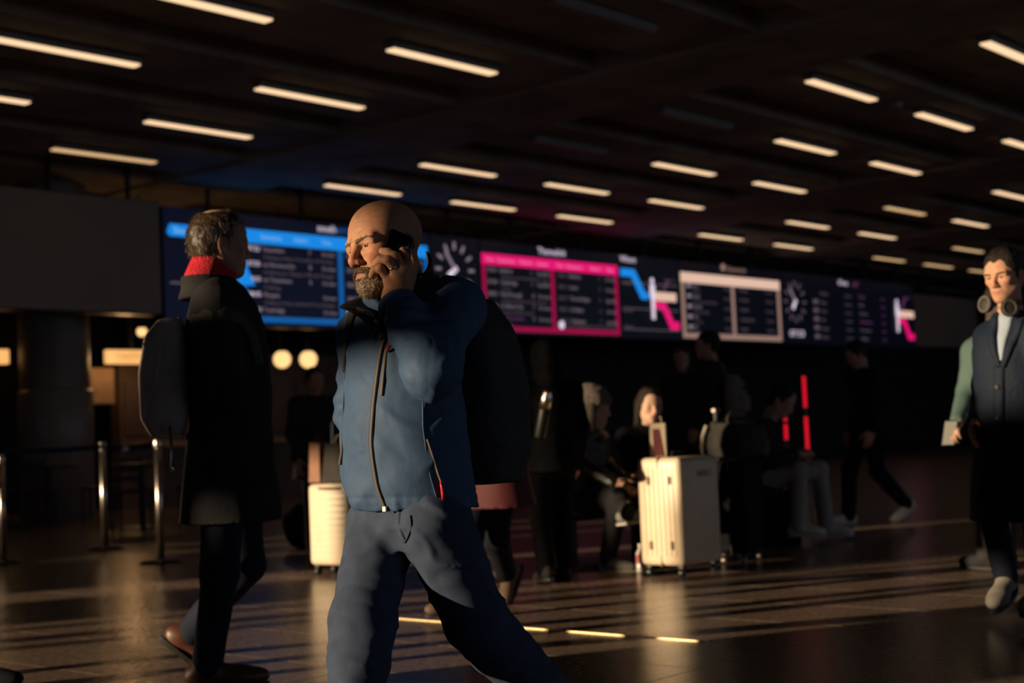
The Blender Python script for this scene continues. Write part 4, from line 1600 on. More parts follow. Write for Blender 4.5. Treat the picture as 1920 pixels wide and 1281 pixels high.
# trouser fly and pocket seams
ribbon('fly', TR, [pw(740, 950, 3.84), pw(740, 985, 3.84), pw(744, 1008, 3.84), pw(748, 1024, 3.84)], .018, .007, M['trouser'], man, 24)
ribbon('seam', TR, [pw(762, 965, 3.80), pw(765, 990, 3.80), pw(758, 1012, 3.82), pw(748, 1026, 3.84)], .004, .006, M['trouser'], man, 20)
# shoes
for an, toe, nm in ((anR - ZX * .0, T1.f + ZX * .10, 'shoe'), (anL, T1.f * .8 - ZX * .55, 'shoe')):
    pr_, info = shoe_prims(an, toe, 1.05)
    so_ = make(nm, pr_, .009, M['shoe_dark'], man)
    sole_mesh('sole', info, 1.05, M['sole'], so_)

# backpack with straps
bk = T1.p(-.255, .0, 1.06)
bp = empty('backpack', bk - ZX * .25, 'dark backpack worn by the bald person on the phone', 'backpack')
BK = [loft(bk, T1.M, [(-.27, .0, 0, .10, .15), (-.18, -.01, 0, .135, .17), (.02, -.01, 0, .135, .168), (.17, .01, 0, .115, .15), (.25, .03, 0, .07, .11)], k=.03, p=2.6),
      bxp(bk + T1.f * -.115 + ZX * -.08, (.045, .11, .11), .035, T1.M, k=.03)]
make('bag_body', BK, .009, M['pack'], bp, lambda P, d: (d + .004 * vnoise(P, 12, 8)).astype(np.float32))
ribbon('strap', JK, [T1.p(-.13, .115, 1.22), T1.p(-.05, .120, 1.36), T1.p(.06, .115, 1.34), T1.p(.12, .12, 1.25), T1.p(.13, .14, 1.17)], .062, .011, M['strap'], bp, 60, label='dark padded shoulder strap')
ribbon('strap', JK, [T1.p(-.12, -.115, 1.22), T1.p(-.04, -.120, 1.36), T1.p(.07, -.115, 1.33), T1.p(.13, -.12, 1.25), T1.p(.135, -.145, 1.18), T1.p(.10, -.17, 1.12)], .056, .010, M['strap'], bp, 60, wend=.020)
t = MB(); t.tube([bk + T1.f * .06 + T1.l * q + ZX * (.27 + z) for q, z in ((-.04, 0), (-.03, .03), (.03, .03), (.04, 0))], .008, 8); t.build('handle', M['pack'], bp)
pts = [bk + T1.f * -.178 + T1.l * q + ZX * .06 for q in np.linspace(-.11, .11, 6)]
ribbon('pocket_zip', BK, pts, .006, .003, M['strap'], bp, 20)

# ================================================================== the other people
def spine_tab(L, w=1., d=1.):
    return [(-.05, .0, 0, .110 * d, .155 * w), (.12 * L, .01, 0, .118 * d, .160 * w), (.40 * L, .012, 0, .122 * d, .165 * w), (.70 * L, 0, 0, .120 * d, .178 * w), (.86 * L, -.005, 0, .100 * d, .160 * w), (.97 * L, -.01, 0, .066 * d, .10 * w)]


def figure(label, J, H, T, top, bottom, shoes, skin=SKIN['fair'], hair=None, h=.010, hh=.007, coat=0., flare=.05, tw=1., td=1., hands=True, curl=.45, fold=.004, top_name='coat',
           sole='sole', eye=False, old=False, fem=False, slim=1., arm=1., hair_extra=None, sh_s=1., top_label=None, leg=1.):
    hipc = (J['hipR'] + J['hipL']) / 2
    nb = J['neck']
    foot = np.array([hipc[0], hipc[1], 0.])
    root = empty('person', foot, label, 'person')
    up = nrm(nb - hipc)
    S = Frame(hipc, T.f, up)
    L = float(np.linalg.norm(nb - hipc))
    tab = spine_tab(L, tw, td)
    tp = [loft(hipc, S.M, tab, k=.05)]
    for q in ('R', 'L'):
        tp += [rc(J['sh' + q], nb + up * -.03, .066 * arm, .058 * arm, k=.05), rc(J['sh' + q], J['el' + q], .066 * arm, .056 * arm, k=.045), rc(J['el' + q], J['wr' + q], .056 * arm, .045 * arm, k=.03)]
    if coat > 0:
        V3 = Frame(hipc, T.f)
        tp.append(loft(hipc, V3.M, [(-coat, 0, 0, .125 * td + flare, .165 * tw + flare), (-coat * .4, 0, 0, .13 * td + flare * .4, .175 * tw + flare * .3), (.10, .0, 0, .115 * td, .155 * tw)], k=.05))
    else:
        tp.append(loft(hipc, S.M, [(-.10, .0, 0, .12 * td, .168 * tw), (.05, .0, 0, .12 * td, .165 * tw)], k=.04))
    seed = int(abs(foot[0] * 100)) % 50

    def post(P, d):
        n1 = vnoise(P, (7, 7, 4), seed)
        n2 = vnoise(P + n1[:, None] * .03, (16, 16, 9), seed + 1)
        r = 1 - 2 * np.abs(vnoise(P + n1[:, None] * .05, (10, 10, 7), seed + 2))
        return (d + fold * n1 + fold * .5 * n2 - fold * .7 * np.clip(r - .2, 0, 1)).astype(np.float32)
    to = make(top_name, tp, h, top, root, post, label=top_label)
    bt = [loft(hipc, Frame(hipc, T.f).M, [(-.12, 0, 0, .10, .14 * slim), (.06, 0, 0, .115, .155 * slim)], k=.05)]
    for q in ('R', 'L'):
        bt += [rc(J['hip' + q], J['kn' + q], .090 * leg, .068 * leg, k=.04), rc(J['kn' + q], J['an' + q] + nrm(J['an' + q] - J['kn' + q]) * .01, .068 * leg, .058 * leg, k=.03)]
    make('trousers', bt, h, bottom, root, post)
    # body under the clothes with head and hands
    hd = head_prims(H, old=old, fem=fem) + [rc(H.p(-.025, 0, -.05), nb, .050 * H.s, .060, k=.03)]
    core = [loft(hipc, S.M, [(a, b, c, d - .03, e - .03) for a, b, c, d, e in tab[:-1]], k=.04), rc(J['shR'], J['shL'], .045, k=.04)]
    for q in ('R', 'L'):
        core += [rc(J['sh' + q], J['el' + q], .042, .036, k=.03), rc(J['el' + q], J['wr' + q], .036, .027, k=.02), rc(J['hip' + q], J['kn' + q], .070, .050, k=.03), rc(J['kn' + q], J['an' + q], .048, .038, k=.02)]
        if hands:
            dv = J.get('hd' + q)
            dv = nrm(J['wr' + q] - J['el' + q]) if dv is None else nrm(dv)
            inn = T.l * (1 if q == 'R' else -1)
            core += hand_prims(J['wr' + q] + dv * .02, dv, inn, T.f, curl)
    zc = H.p(0, 0, -.16)[2]
    ba = (np.array([-99, -99, zc]), np.array([99, 99, 9]))
    V1, F1 = sdf_mesh(hd, hh, keep=ba)
    V2, F2 = sdf_mesh(core + hd[:3] + hd[-1:], h * .8, keep=(np.array([-99, -99, -1.]), np.array([99, 99, zc + 2 * h])))
    V = np.concatenate([V1, V2])
    mesh_obj('body', V, np.concatenate([F1, F2 + len(V1)]), M['skin'], root, True, col=face_col(H, V, skin))
    if eye:
        eyes(H, root)
        hb = head_prims(H, old=old, fem=fem)

        def bpost(P, d):
            q = H.loc(P)
            l = np.abs(q[:, 1])
            arc = .0125 + .0075 * np.sin(np.clip((l - .006) / .056, 0, 1) * 2.6)
            reg = np.maximum(np.maximum(np.abs(q[:, 2] - arc) - .0038, np.maximum(.012 - l, l - .054)), .04 - q[:, 0])
            return np.maximum(d - .0025, reg).astype(np.float32)
        make('eyebrows', hb, .004, hair[1] if hair else M['hair_dark'], root, bpost, pad=.004)
    for q in ('R', 'L'):
        pr_, info = shoe_prims(J['an' + q], J['toe' + q], sh_s)
        so_ = make('shoe', pr_, max(.008, h * .9), shoes, root)
        sole_mesh('sole', info, sh_s, M[sole], so_)
    if hair is not None:
        style, hm = hair
        hair_make(root, H, style, hm, hh)
    return root, tp, bt, S


def hair_make(root, H, style, hm, hh):
    p = H.p
    s = H.s
    cap = [el(p(-.020, 0, .050), (.108 * s, .087 * s, .092 * s), H.M, k=.02), el(p(-.045, 0, .0), (.078 * s, .083 * s, .085 * s), H.M, k=.03)]
    cut = [el(p(.108, 0, -.022), (.078 * s, .082 * s, .082 * s), H.M, 's', .012), el(p(.03, 0, -.115), (.10 * s, .12 * s, .085 * s), H.M, 's', .012)]
    if style == 'long':
        ls = [rc(p(-.03, q * .070, .02), p(-.01, q * .085, -.16), .032 * s, .026 * s, k=.03) for q in (1, -1)]
        ls += [rc(p(-.075, 0, .0), p(-.085, 0, -.17), .05 * s, .05 * s, k=.04), rc(p(-.06, .04, .0), p(-.06, .06, -.18), .04 * s, .035 * s, k=.03), rc(p(-.06, -.04, .0), p(-.06, -.06, -.18), .04 * s, .035 * s, k=.03)]
        cut = [el(p(.115, 0, -.035), (.080 * s, .066 * s, .095 * s), H.M, 's', .012)]
        pr_ = cap + ls + cut
    elif style == 'short':
        cut2 = [el(p(-.012, q * .090, -.012), (.024 * s, .022 * s, .036 * s), H.M, 's', .006) for q in (1, -1)]
        pr_ = cap + cut + cut2
    elif style == 'beanie':
        hair_make(root, H, 'long', M['hair_brown'], hh)
        pr_ = [el(p(-.018, 0, .050), (.128 * s, .108 * s, .102 * s), H.M, k=.02), rc(p(-.09, -.05, .02), p(-.09, .05, .02), .030 * s, .030 * s, k=.03), half(p(0, 0, .012), -H.u * .97 - H.f * -.22)]
    elif style == 'hood':
        pr_ = [el(p(-.025, 0, .03), (.130 * s, .110 * s, .135 * s), H.M, k=.02), rc(p(-.05, 0, -.06), p(-.06, 0, -.16), .10 * s, .11 * s, k=.05), el(p(.125, 0, -.02), (.07 * s, .068 * s, .10 * s), H.M, 's', .01)]

    def post(P, d):
        return (d + .0035 * s * vnoise(P, (45, 45, 20), 3) + (.003 * vnoise(P, 25, 4) if style != 'beanie' else .0025 * np.sin(((P - _f(H.c)) @ _f(H.l)) * 260))).astype(np.float32)
    return make({'beanie': 'beanie', 'hood': 'hood'}.get(style, 'hair'), pr_, hh, hm, root, post, pad=.004)


C_ = dict(shade_black=mat('shade_black_cloth', (.004, .004, .005), .9, var=.2, spec=.08), black=mat('black_wool', (.030, .030, .034), .9, var=.2, spec=.1, bump=.3, bscale=200), ink=mat('ink_cloth', (.010, .012, .02), .85, var=.2, spec=.12),
          jeans=mat('dark_jeans', (.010, .014, .028), .8, var=.2, spec=.2), navy=mat('navy_trench', (.010, .018, .036), .7, var=.12, spec=.2, bump=.2, bscale=50),
          leather=mat('black_leather', (.012, .011, .011), .32, var=.2, spec=.6, bump=.5, bscale=40), grey=mat('grey_jeans', (.34, .30, .27), .8, var=.15),
          sage=mat('sage_green_cloth', (.075, .135, .125), .8, var=.12), red=mat('red_coat', (.07, .004, .007), .75, var=.15), dark=mat('charcoal_cloth', (.018, .018, .02), .85, var=.2),
          white=mat('white_canvas', (.80, .72, .62), .7, var=.1), brown=mat('brown_leather', (.10, .035, .020), .45, var=.2), wool=mat('marl_beanie_wool', (.20, .17, .15), .95, var=.35, scale=70, bump=1, bscale=160),
          packgrey=mat('grey_pack', (.42, .37, .34), .8, var=.15, bump=.4, bscale=180), beige=mat('beige_pack', (.22, .19, .165), .8, var=.15), suede=mat('brown_suede', (.16, .10, .06), .8, var=.2),
          greyshoe=mat('grey_knit_trainer', (.22, .21, .19), .8, var=.2), shirt=mat('pale_blue_shirt', (.34, .42, .54), .7, var=.06), scarf=mat('crimson_scarf', (.62, .012, .035), .9, var=.2, scale=60, bump=.8, bscale=150))
M['white_rubber'] = mat('white_rubber', (.55, .52, .48), .6)
FL = lambda yaw, z=0.: yaw_dir(yaw) + ZX * z


# ---- person in a black coat with a red scarf, seen from behind at the left
T2 = Frame((0, 0, 0), yaw_dir(-103))
H2 = head_frame(414, 458, 5.50, -116, -6, 0, 1.02)
J2 = dict(neck=pw(402, 528, 5.50), shR=pw(404, 572, 5.36), shL=pw(428, 566, 5.68), elR=pw(425, 705, 5.30), wrR=pw(452, 795, 5.42), elL=pw(462, 700, 5.72), wrL=pw(468, 795, 5.58),
          hipR=pw(420, 868, 5.41), hipL=pw(440, 868, 5.60), knR=pw(414, 1070, 5.44), anR=pw(388, 1247, 5.47), knL=pw(462, 1060, 5.62), anL=pw(358, 1188, 5.84), toeR=FL(-103), toeL=FL(-103) * .7 - ZX * .6)
lm, lm_top, lm_bot, S2 = figure('person in a long black coat and red scarf facing the boards', J2, H2, T2, C_['black'], C_['jeans'], C_['brown'], SKIN['olive'], None, .010, .006, coat=.22, top_label='long black wool coat, hands in its pockets', flare=.035, hands=True, curl=1.0, sh_s=1.08, td=1.28, tw=1.08, arm=1.15)
# thinning hair: solid cap plus wisps
p = H2.p
hp2 = [el(p(-.020, 0, .046), (.104, .084, .088), H2.M, k=.02), el(p(-.045, 0, -.010), (.076, .080, .078), H2.M, k=.03),
       el(p(.112, 0, -.022), (.082, .085, .088), H2.M, 's', .012), el(p(.03, 0, -.125), (.10, .12, .085), H2.M, 's', .012), el(p(-.052, -.012, .128), (.050, .044, .034), H2.M, 's', .010)]
hp2 += [el(p(-.012, q * .090, -.012), (.024, .022, .036), H2.M, 's', .006) for q in (1, -1)]
Vq, Fq = sdf_mesh(hp2, .0045, lambda P, d: (d + .0022 * vnoise(P, (90, 90, 60), 5) + .003 * vnoise(P, 30, 6)).astype(np.float32), pad=.004)
Vs, Fs, _c = strands(Vq, Fq, 5200, .020, .0011, lambda P: nrm(-H2.u + H2.f * .1)[None].repeat(len(P), 0), 7, .42, .28, None, lambda P: np.linalg.norm((H2.loc(P) - np.array([-.052, -.012, .128])) / np.array([.050, .044, .040]), axis=1) > 1.02)
M['hair_man'] = mat('brown_thinning_hair', (.070, .045, .028), .38, var=.4, scale=80, spec=.6, bump=.4, bscale=200, dist=.004)
mesh_obj('hair', np.concatenate([Vq, Vs]), [tuple(f) for f in Fq.tolist()] + [tuple(i + len(Vq) for i in f) for f in Fs], M['hair_man'], lm, True, label='thinning brown hair')
nk = [rc(H2.p(-.035, 0, -.082), H2.p(-.050, 0, -.140), .070, .078, k=.02), rc(H2.p(.02, 0, -.115), H2.p(-.02, 0, -.14), .05, .06, k=.03)]
make('scarf', nk, .006, C_['scarf'], lm, lambda P, d: (d + .003 * vnoise(P, (12, 12, 60), 2)).astype(np.float32), label='bright red scarf')
make('coat_collar', [loft(H2.p(-.045, 0, -.215), Frame((0, 0, 0), T2.f).M, [(0, .02, 0, .120, .130), (.045, .01, 0, .096, .104), (.088, .0, 0, .086, .092)], k=.02)], .008, C_['black'], lm)
# its backpack
bk2 = S2.p(-.235, 0, .335)
b2e = empty('backpack', bk2 - ZX * .2, 'grey canvas backpack on the person in the black coat', 'backpack')
B2 = [loft(bk2, S2.M, [(-.225, .01, 0, .060, .13), (-.16, .0, 0, .088, .15), (.02, 0, 0, .090, .152), (.15, .012, 0, .075, .14), (.21, .03, 0, .042, .11)], k=.03, p=2.8)]
make('bag_body', B2, .008, C_['packgrey'], b2e, lambda P, d: (d + .0035 * vnoise(P, 11, 8)).astype(np.float32))
ribbon('pocket_edge', B2, [S2.p(-.32, -.10, .08), S2.p(-.30, -.13, .20), S2.p(-.26, -.14, .32), S2.p(-.24, -.13, .44)], .012, .006, C_['packgrey'], b2e, 30)
ribbon('zip', B2, [S2.p(-.34, -.10, .46), S2.p(-.35, 0, .47), S2.p(-.34, .10, .46)], .008, .004, M['strap'], b2e, 24)
ribbon('strap', lm_top, [S2.p(-.15, -.10, .42), S2.p(-.08, -.11, .53), S2.p(.03, -.115, .50), S2.p(.10, -.12, .36)], .055, .010, M['strap'], b2e, 40)
ribbon('strap', lm_top, [S2.p(-.15, .10, .42), S2.p(-.08, .11, .53), S2.p(.03, .115, .50), S2.p(.10, .12, .36)], .055, .010, M['strap'], b2e, 40)
t = MB(); t.tube([S2.p(-.17, q, z) for q, z in ((-.04, .51), (-.035, .55), (.035, .55), (.04, .51))], .008, 8); t.build('handle', M['strap'], b2e)
t = MB(); t.tube([pw(318, 800, 5.30), pw(322, 850, 5.28), pw(321, 875, 5.27), pw(326, 884, 5.27)], [.006, .005, .005, .008], 8); t.build('strap_end', M['steel'], b2e, True)

# ---- person with headphones at the right edge
T3 = Frame((0, 0, 0), yaw_dir(38))
H3 = head_frame(1883, 517, 6.58, 48, -9, -2, .97)
J3 = dict(neck=pw(1895, 598, 6.62), shR=pw(1856, 632, 6.74), shL=pw(1946, 624, 6.50), elR=pw(1846, 722, 6.82), wrR=pw(1834, 792, 6.72), elL=pw(1968, 715, 6.45), wrL=pw(1962, 795, 6.30),
          hipR=pw(1878, 800, 6.68), hipL=pw(1922, 800, 6.56), knR=pw(1856, 940, 6.58), anR=pw(1886, 1078, 6.64), knL=pw(1945, 945, 6.42), anL=pw(1950, 1105, 6.30), toeR=FL(38, -.30), toeL=FL(38, 0), hdR=pw(1820, 832, 6.62) - pw(1834, 795, 6.72))
rm, rm_top, rm_bot, S3 = figure('person in a navy trench coat with headphones round the neck at the right edge', J3, H3, T3, C_['navy'], C_['jeans'], C_['greyshoe'], (.56, .31, .21), ('short', M['hair_dark']), .009, .0048,
                                coat=.42, flare=.05, eye=True, old=True, curl=.55, tw=1.02, top_label='navy trench coat', leg=.92, sh_s=1.08)
ribbon('shirt', rm_top, [S3.p(.06, 0, .57), S3.p(.11, 0, .48), S3.p(.13, 0, .38), S3.p(.14, 0, .30)], .085, .010, C_['shirt'], rm, 30, wend=.01, label='pale open shirt collar')
for q in (1, -1):
    ribbon('lapel', rm_top, [S3.p(.02, q * .085, .58), S3.p(.10, q * .070, .50), S3.p(.135, q * .045, .38), S3.p(.14, q * .008, .27)], .055, .016, C_['navy'], rm, 30, wend=.025)
ribbon('placket', rm_top, [S3.p(.15, -.01, .28), S3.p(.15, -.015, .12), S3.p(.15, -.02, -.05), S3.p(.16, -.025, -.2)], .05, .008, C_['navy'], rm, 40)
for z in (.18, .04, -.10):
    c = to_surf(rm_top, np.array([S3.p(.15, -.02, z)]), 8, .010)[0]; g = grad(rm_top, c[None])[0]
    x = nrm(np.cross(g, ZX)); y = np.cross(g, x)
    t = MB(); t.lathe(c, [(.011, 0), (.012, .002), (.009, .004)], 12, x, y, g); t.build('button', M['black'], rm)
hc = H3.p(-.02, 0, -.125)
he = empty('headphones', hc, 'dark over-ear headphones hanging round the neck of the person at right', 'headphones')
F3 = Frame(hc, T3.f)
arc = [F3.p(.02 - .11 * math.cos(w), .115 * math.sin(w), -.005) for w in np.linspace(-1.9, 1.9, 24)]
t = MB(); t.tube(arc, .009, 8); t.build('headband', M['black'], he, True)
for (x, y), Y in (((1848, 571), 6.44), ((1893, 578), 6.38)):
    c = pw(x, y, Y)
    n = nrm(yaw_dir(55 if x < 1870 else 5) + ZX * .15); u = nrm(np.cross(n, ZX)); v = np.cross(u, n)
    t = MB()
    t.lathe(c, [(.020, -.022), (.034, -.020), (.038, -.008), (.038, .006), (.030, .010)], 26, u, v, n)
    cup = t.build('ear_cup', M['black'], he, True)
    t = MB()
    pts = [c + n * .008 + (u * math.cos(w) * .028 + v * math.sin(w) * .033) for w in np.linspace(0, 2 * math.pi, 25)]
    t.tube(pts, .0075, 8); t.build('ear_pad', mat('grey_foam', (.10, .09, .08), .8) if x < 1870 else M['strap'], cup, True)

# ---- person in a sage green top behind, phone in hand
T4 = Frame((0, 0, 0), yaw_dir(150))
H4 = head_frame(1872, 572, 8.6, 160, 0, 0, .95)
J4 = dict(neck=pw(1868, 618, 8.6), shR=pw(1908, 650, 8.55), shL=pw(1826, 660, 8.62), elR=pw(1915, 730, 8.5), wrR=pw(1905, 790, 8.45), elL=pw(1813, 735, 8.62), wrL=pw(1795, 788, 8.45),
          hipR=pw(1885, 790, 8.6), hipL=pw(1850, 790, 8.65), knR=pw(1885, 930, 8.5), anR=pw(1885, 1035, 8.7), knL=pw(1850, 930, 8.7), anL=pw(1850, 1040, 8.6), toeR=FL(150), toeL=FL(150))
figure('person in a sage green jacket half hidden behind the person with headphones', J4, H4, T4, C_['sage'], C_['dark'], C_['black'], SKIN['fair'], ('long', M['hair_brown']), .012, .009, top_name='jacket', fem=True, curl=.9)
c = pw(1781, 812, 8.38)
e = empty('mobile_phone', c, 'phone with a bright screen held low in the hand of the person in green', 'phone')
t = MB(); t.box(c, (.036, .075, .005), nrm(np.cross(ZX, yaw_dir(25))), nrm(ZX + yaw_dir(-60) * .2), yaw_dir(25), bev=.004); t.build('case', M['phone'], e)
t = MB(); t.box(c + yaw_dir(25) * .006, (.032, .068, .001), nrm(np.cross(ZX, yaw_dir(25))), nrm(ZX + yaw_dir(-60) * .2), yaw_dir(25)); t.build('screen', glow('phone_screen', (.9, .7, .42), .35), e)


def standing(label, x, ytop, Y, yaw, top, bottom, shoes, hair, skin=SKIN['fair'], s=1., coat=.2, stride=.10, arms=.0, h=.013, hh=.010, pitch=0., fem=False, lean=0., name='coat', **kw):
    """whole standing or walking figure; ytop = pixel of the head top"""
    z = pw(x, ytop, Y)[2]
    s = z / 1.78 * s
    b = pw(x, ytop, Y)
    T = Frame((b[0], b[1], 0), yaw_dir(yaw))
    P = lambda f, l, u: T.p(f * s, l * s, u * s)
    H = Frame(P(lean + .03, 0, 1.655), yaw_dir(yaw + kw.pop('hyaw', 0), pitch), (0, 0, 1), s)
    J = dict(neck=P(lean * .8 - .01, 0, 1.49), shR=P(lean * .7, -.185, 1.42), shL=P(lean * .7, .185, 1.42), elR=P(-.02 - arms + lean * .5, -.235, 1.14), elL=P(-.02 + arms + lean * .5, .235, 1.14),
             wrR=P(.08 - arms, -.235, .92), wrL=P(.08 + arms, .235, .92), hipR=P(0, -.09, .94), hipL=P(0, .09, .94), knR=P(stride + .03, -.09, .52), knL=P(.03 - stride * .3, .09, .51),
             anR=P(stride * 1.4, -.09, .095), anL=P(-stride * 1.8, .09, .10 + stride * .55), toeR=yaw_dir(yaw), toeL=yaw_dir(yaw) - ZX * min(1., stride * 3.5))
    J.update(kw.pop('J', {}))
    return figure(label, J, H, T, top, bottom, shoes, skin, hair, h, hh, coat=coat, fem=fem, top_name=name, **kw)


# ---- red coat walking behind the bald person
T6, r6 = None, standing('person in a red coat mostly hidden behind the bald person', 922, 598, 7.6, 62, C_['red'], C_['ink'], C_['suede'], ('short', M['hair_dark']), coat=.26, stride=.26, h=.012, flare=.06,
                        J=dict(elR=pw(900, 800, 7.65), wrR=pw(872, 870, 7.55), elL=pw(890, 800, 7.75), wrL=pw(865, 860, 7.7), knR=pw(880, 1010, 7.5), anR=pw(868, 1118, 7.45), knL=pw(930, 1010, 7.7), anL=pw(948, 1075, 7.95), toeL=yaw_dir(62) * .45 - ZX * .9))
# ---- short hooded person with a flask
r7 = standing('short person in black with the hood up, steel flask at the side', 1022, 642, 9.0, 165, C_['shade_black'], C_['shade_black'], C_['black'], ('hood', C_['shade_black']), coat=.10, stride=.04, h=.012)  # cloth colour taken near black to stand for shade on this person
c = pw(1020, 775, 8.55)
e = empty('flask', c - ZX * .16, 'steel vacuum flask beside the hooded person', 'flask')
ax = nrm(pw(1026, 735, 8.5) - pw(1012, 815, 8.55)); u = nrm(np.cross(ax, (0, 1, 0))); v = np.cross(ax, u)
t = MB(); t.lathe(c, [(.030, -.15), (.034, -.14), (.034, .02), (.034, .022)], 18, u, v, ax); t.build('flask_body', M['dark_metal'], e, True)
t = MB(); t.lathe(c, [(.034, .03), (.034, .09), (.030, .11), (.026, .12), (.026, .135)], 18, u, v, ax); t.build('cup', M['steel'], e, True)
# ---- dark standing people in the background
standing('standing person with long dark hair facing the camera, in front of the dark wall', 1279, 650, 14.0, 20, C_['dark'], C_['ink'], C_['black'], ('long', M['hair_dark']), fem=True, stride=.02)
rb, rb_top, _b, Sb = standing('standing person under the cream board seen from behind with a beige rucksack', 1330, 622, 13.2, 118, C_['black'], C_['ink'], C_['black'], ('short', M['hair_dark']), stride=.02, hyaw=-25)
bkb = Sb.p(-.20, -.03, .24)
e = empty('rucksack', bkb - ZX * .2, 'pale beige rucksack on the back of the person under the cream board', 'backpack')
BB_ = [loft(bkb, Sb.M, [(-.19, 0, 0, .07, .12), (-.1, 0, 0, .09, .14), (.1, 0, 0, .085, .135), (.19, .02, 0, .045, .10)], k=.03, p=2.8), bxp(bkb - Sb.f * .09 - ZX * .07, (.03, .10, .08), .025, Sb.M, k=.02)]
make('bag_body', BB_, .012, C_['beige'], e)
t = MB(); t.box(bkb - Sb.f * .102 + ZX * .07, (.006, .035, .018), Sb.f, Sb.l, Sb.u); t.build('badge', M['black'], e)
ribbon('strap', rb_top, [Sb.p(-.14, -.10, .40), Sb.p(-.06, -.11, .53), Sb.p(.04, -.11, .50), Sb.p(.1, -.12, .34)], .05, .012, C_['beige'], e, 30)
standing('tall person in dark clothes and one pale trainer bending the head near the red tubes', 1620, 640, 12.8, 80, C_['ink'], C_['ink'], C_['white'], ('short', M['hair_dark']), stride=.16, pitch=-30, lean=.06, sole='white_rubber')
standing('dark person standing behind the ribbed cream suitcase at left', 588, 690, 12.2, -30, C_['black'], C_['black'], C_['black'], ('short', M['hair_dark']), SKIN['olive'], stride=.03)
# ---- leg entering at the lower left corner
zf_ = pz(52, 1284)
bx0 = zf_ + np.array([-.36, .02, 0])
Tq = Frame(bx0, yaw_dir(-80))
Jq = dict(neck=Tq.p(0, 0, 1.47), shR=Tq.p(0, -.18, 1.4), shL=Tq.p(0, .18, 1.4), elR=Tq.p(0, -.23, 1.13), elL=Tq.p(0, .23, 1.13), wrR=Tq.p(.08, -.23, .92), wrL=Tq.p(.08, .23, .92), hipR=Tq.p(0, -.09, .93), hipL=Tq.p(0, .09, .93),
          knR=Tq.p(.14, -.09, .52), anR=Tq.p(.20, -.09, .095), knL=Tq.p(-.05, .09, .50), anL=Tq.p(-.28, .09, .16), toeR=yaw_dir(-80), toeL=yaw_dir(-80) * .6 - ZX * .6)
figure('person stepping in at the lower left corner, only a dark shoe and trouser leg showing', Jq, Frame(Tq.p(.02, 0, 1.63), yaw_dir(-80)), Tq, C_['ink'], C_['ink'], C_['ink'], h=.013, hh=.010, hair=('short', M['hair_dark']))

# ---- seated people on the bench
def seated(label, hip, neck, yaw, kn, an, wr, el_, Hd, top, bottom, shoes, hair, toes=None, tyaw=None, **kw):
    T = Frame((0, 0, 0), yaw_dir(yaw))
    up = nrm(neck - hip)
    S = Frame(hip, T.f, up)
    L = np.linalg.norm(neck - hip)
    J = dict(neck=neck, shR=S.p(.01, -.18, L - .07), shL=S.p(.01, .18, L - .07), elR=el_[0], elL=el_[1], wrR=wr[0], wrL=wr[1], hipR=S.p(.02, -.09, 0), hipL=S.p(.02, .09, 0), knR=kn[0], knL=kn[1], anR=an[0], anL=an[1],
             toeR=yaw_dir(yaw if tyaw is None else tyaw), toeL=yaw_dir(yaw if tyaw is None else tyaw))
    if toes:
        J['toeR'], J['toeL'] = toes
    return figure(label, J, Hd, T, top, bottom, shoes, hair=hair, **kw)


seated('seated person in a grey knitted beanie and shiny black leather jacket', pw(1100, 938, 9.85), pw(1112, 806, 9.80), -55, (pw(1160, 935, 9.40), pw(1148, 915, 9.55)), (pw(1140, 1048, 9.60), pw(1176, 958, 9.36)),
       (pw(1150, 905, 9.45), pw(1165, 900, 9.60)), (pw(1090, 872, 9.60), pw(1135, 870, 9.95)), head_frame(1112, 764, 9.80, -100, -10, 0, 1.06), C_['leather'], C_['black'], C_['greyshoe'], ('beanie', C_['wool']),
       h=.011, hh=.008, top_name='jacket', sole='white_rubber', toes=(yaw_dir(-55), yaw_dir(-75) + ZX * .1), fold=.009)
seated('seated person with dark shoulder length hair and sunlit face behind the cream suitcase', pw(1212, 930, 10.30), pw(1212, 803, 10.30), -30, (pw(1225, 930, 9.80), pw(1200, 930, 9.80)), (pw(1228, 1035, 9.8), pw(1200, 1035, 9.8)),
       (pw(1240, 885, 9.90), pw(1200, 890, 9.90)), (pw(1184, 875, 10.2), pw(1250, 875, 10.25)), head_frame(1219, 763, 10.27, -14, -4, 4, 1.02), C_['ink'], C_['black'], C_['black'], ('long', M['hair_dark']),
       skin=SKIN['pale'], h=.011, hh=.007, fem=True, top_name='coat')
seated('seated person in black top and grey trousers looking down, pale trainers', pw(1432, 900, 11.1), pw(1440, 792, 11.1), -78, (pw(1498, 882, 10.9), pw(1536, 880, 11.3)), (pw(1494, 985, 10.9), pw(1548, 985, 11.3)),
       (pw(1488, 855, 10.95), pw(1492, 850, 11.25)), (pw(1448, 865, 10.85), pw(1452, 860, 11.4)), head_frame(1464, 752, 11.1, -75, -32, 0, 1.02), C_['black'], C_['grey'], C_['white'], ('short', M['hair_dark']),
       h=.012, hh=.009, top_name='sweater', sole='white_rubber', curl=.9)

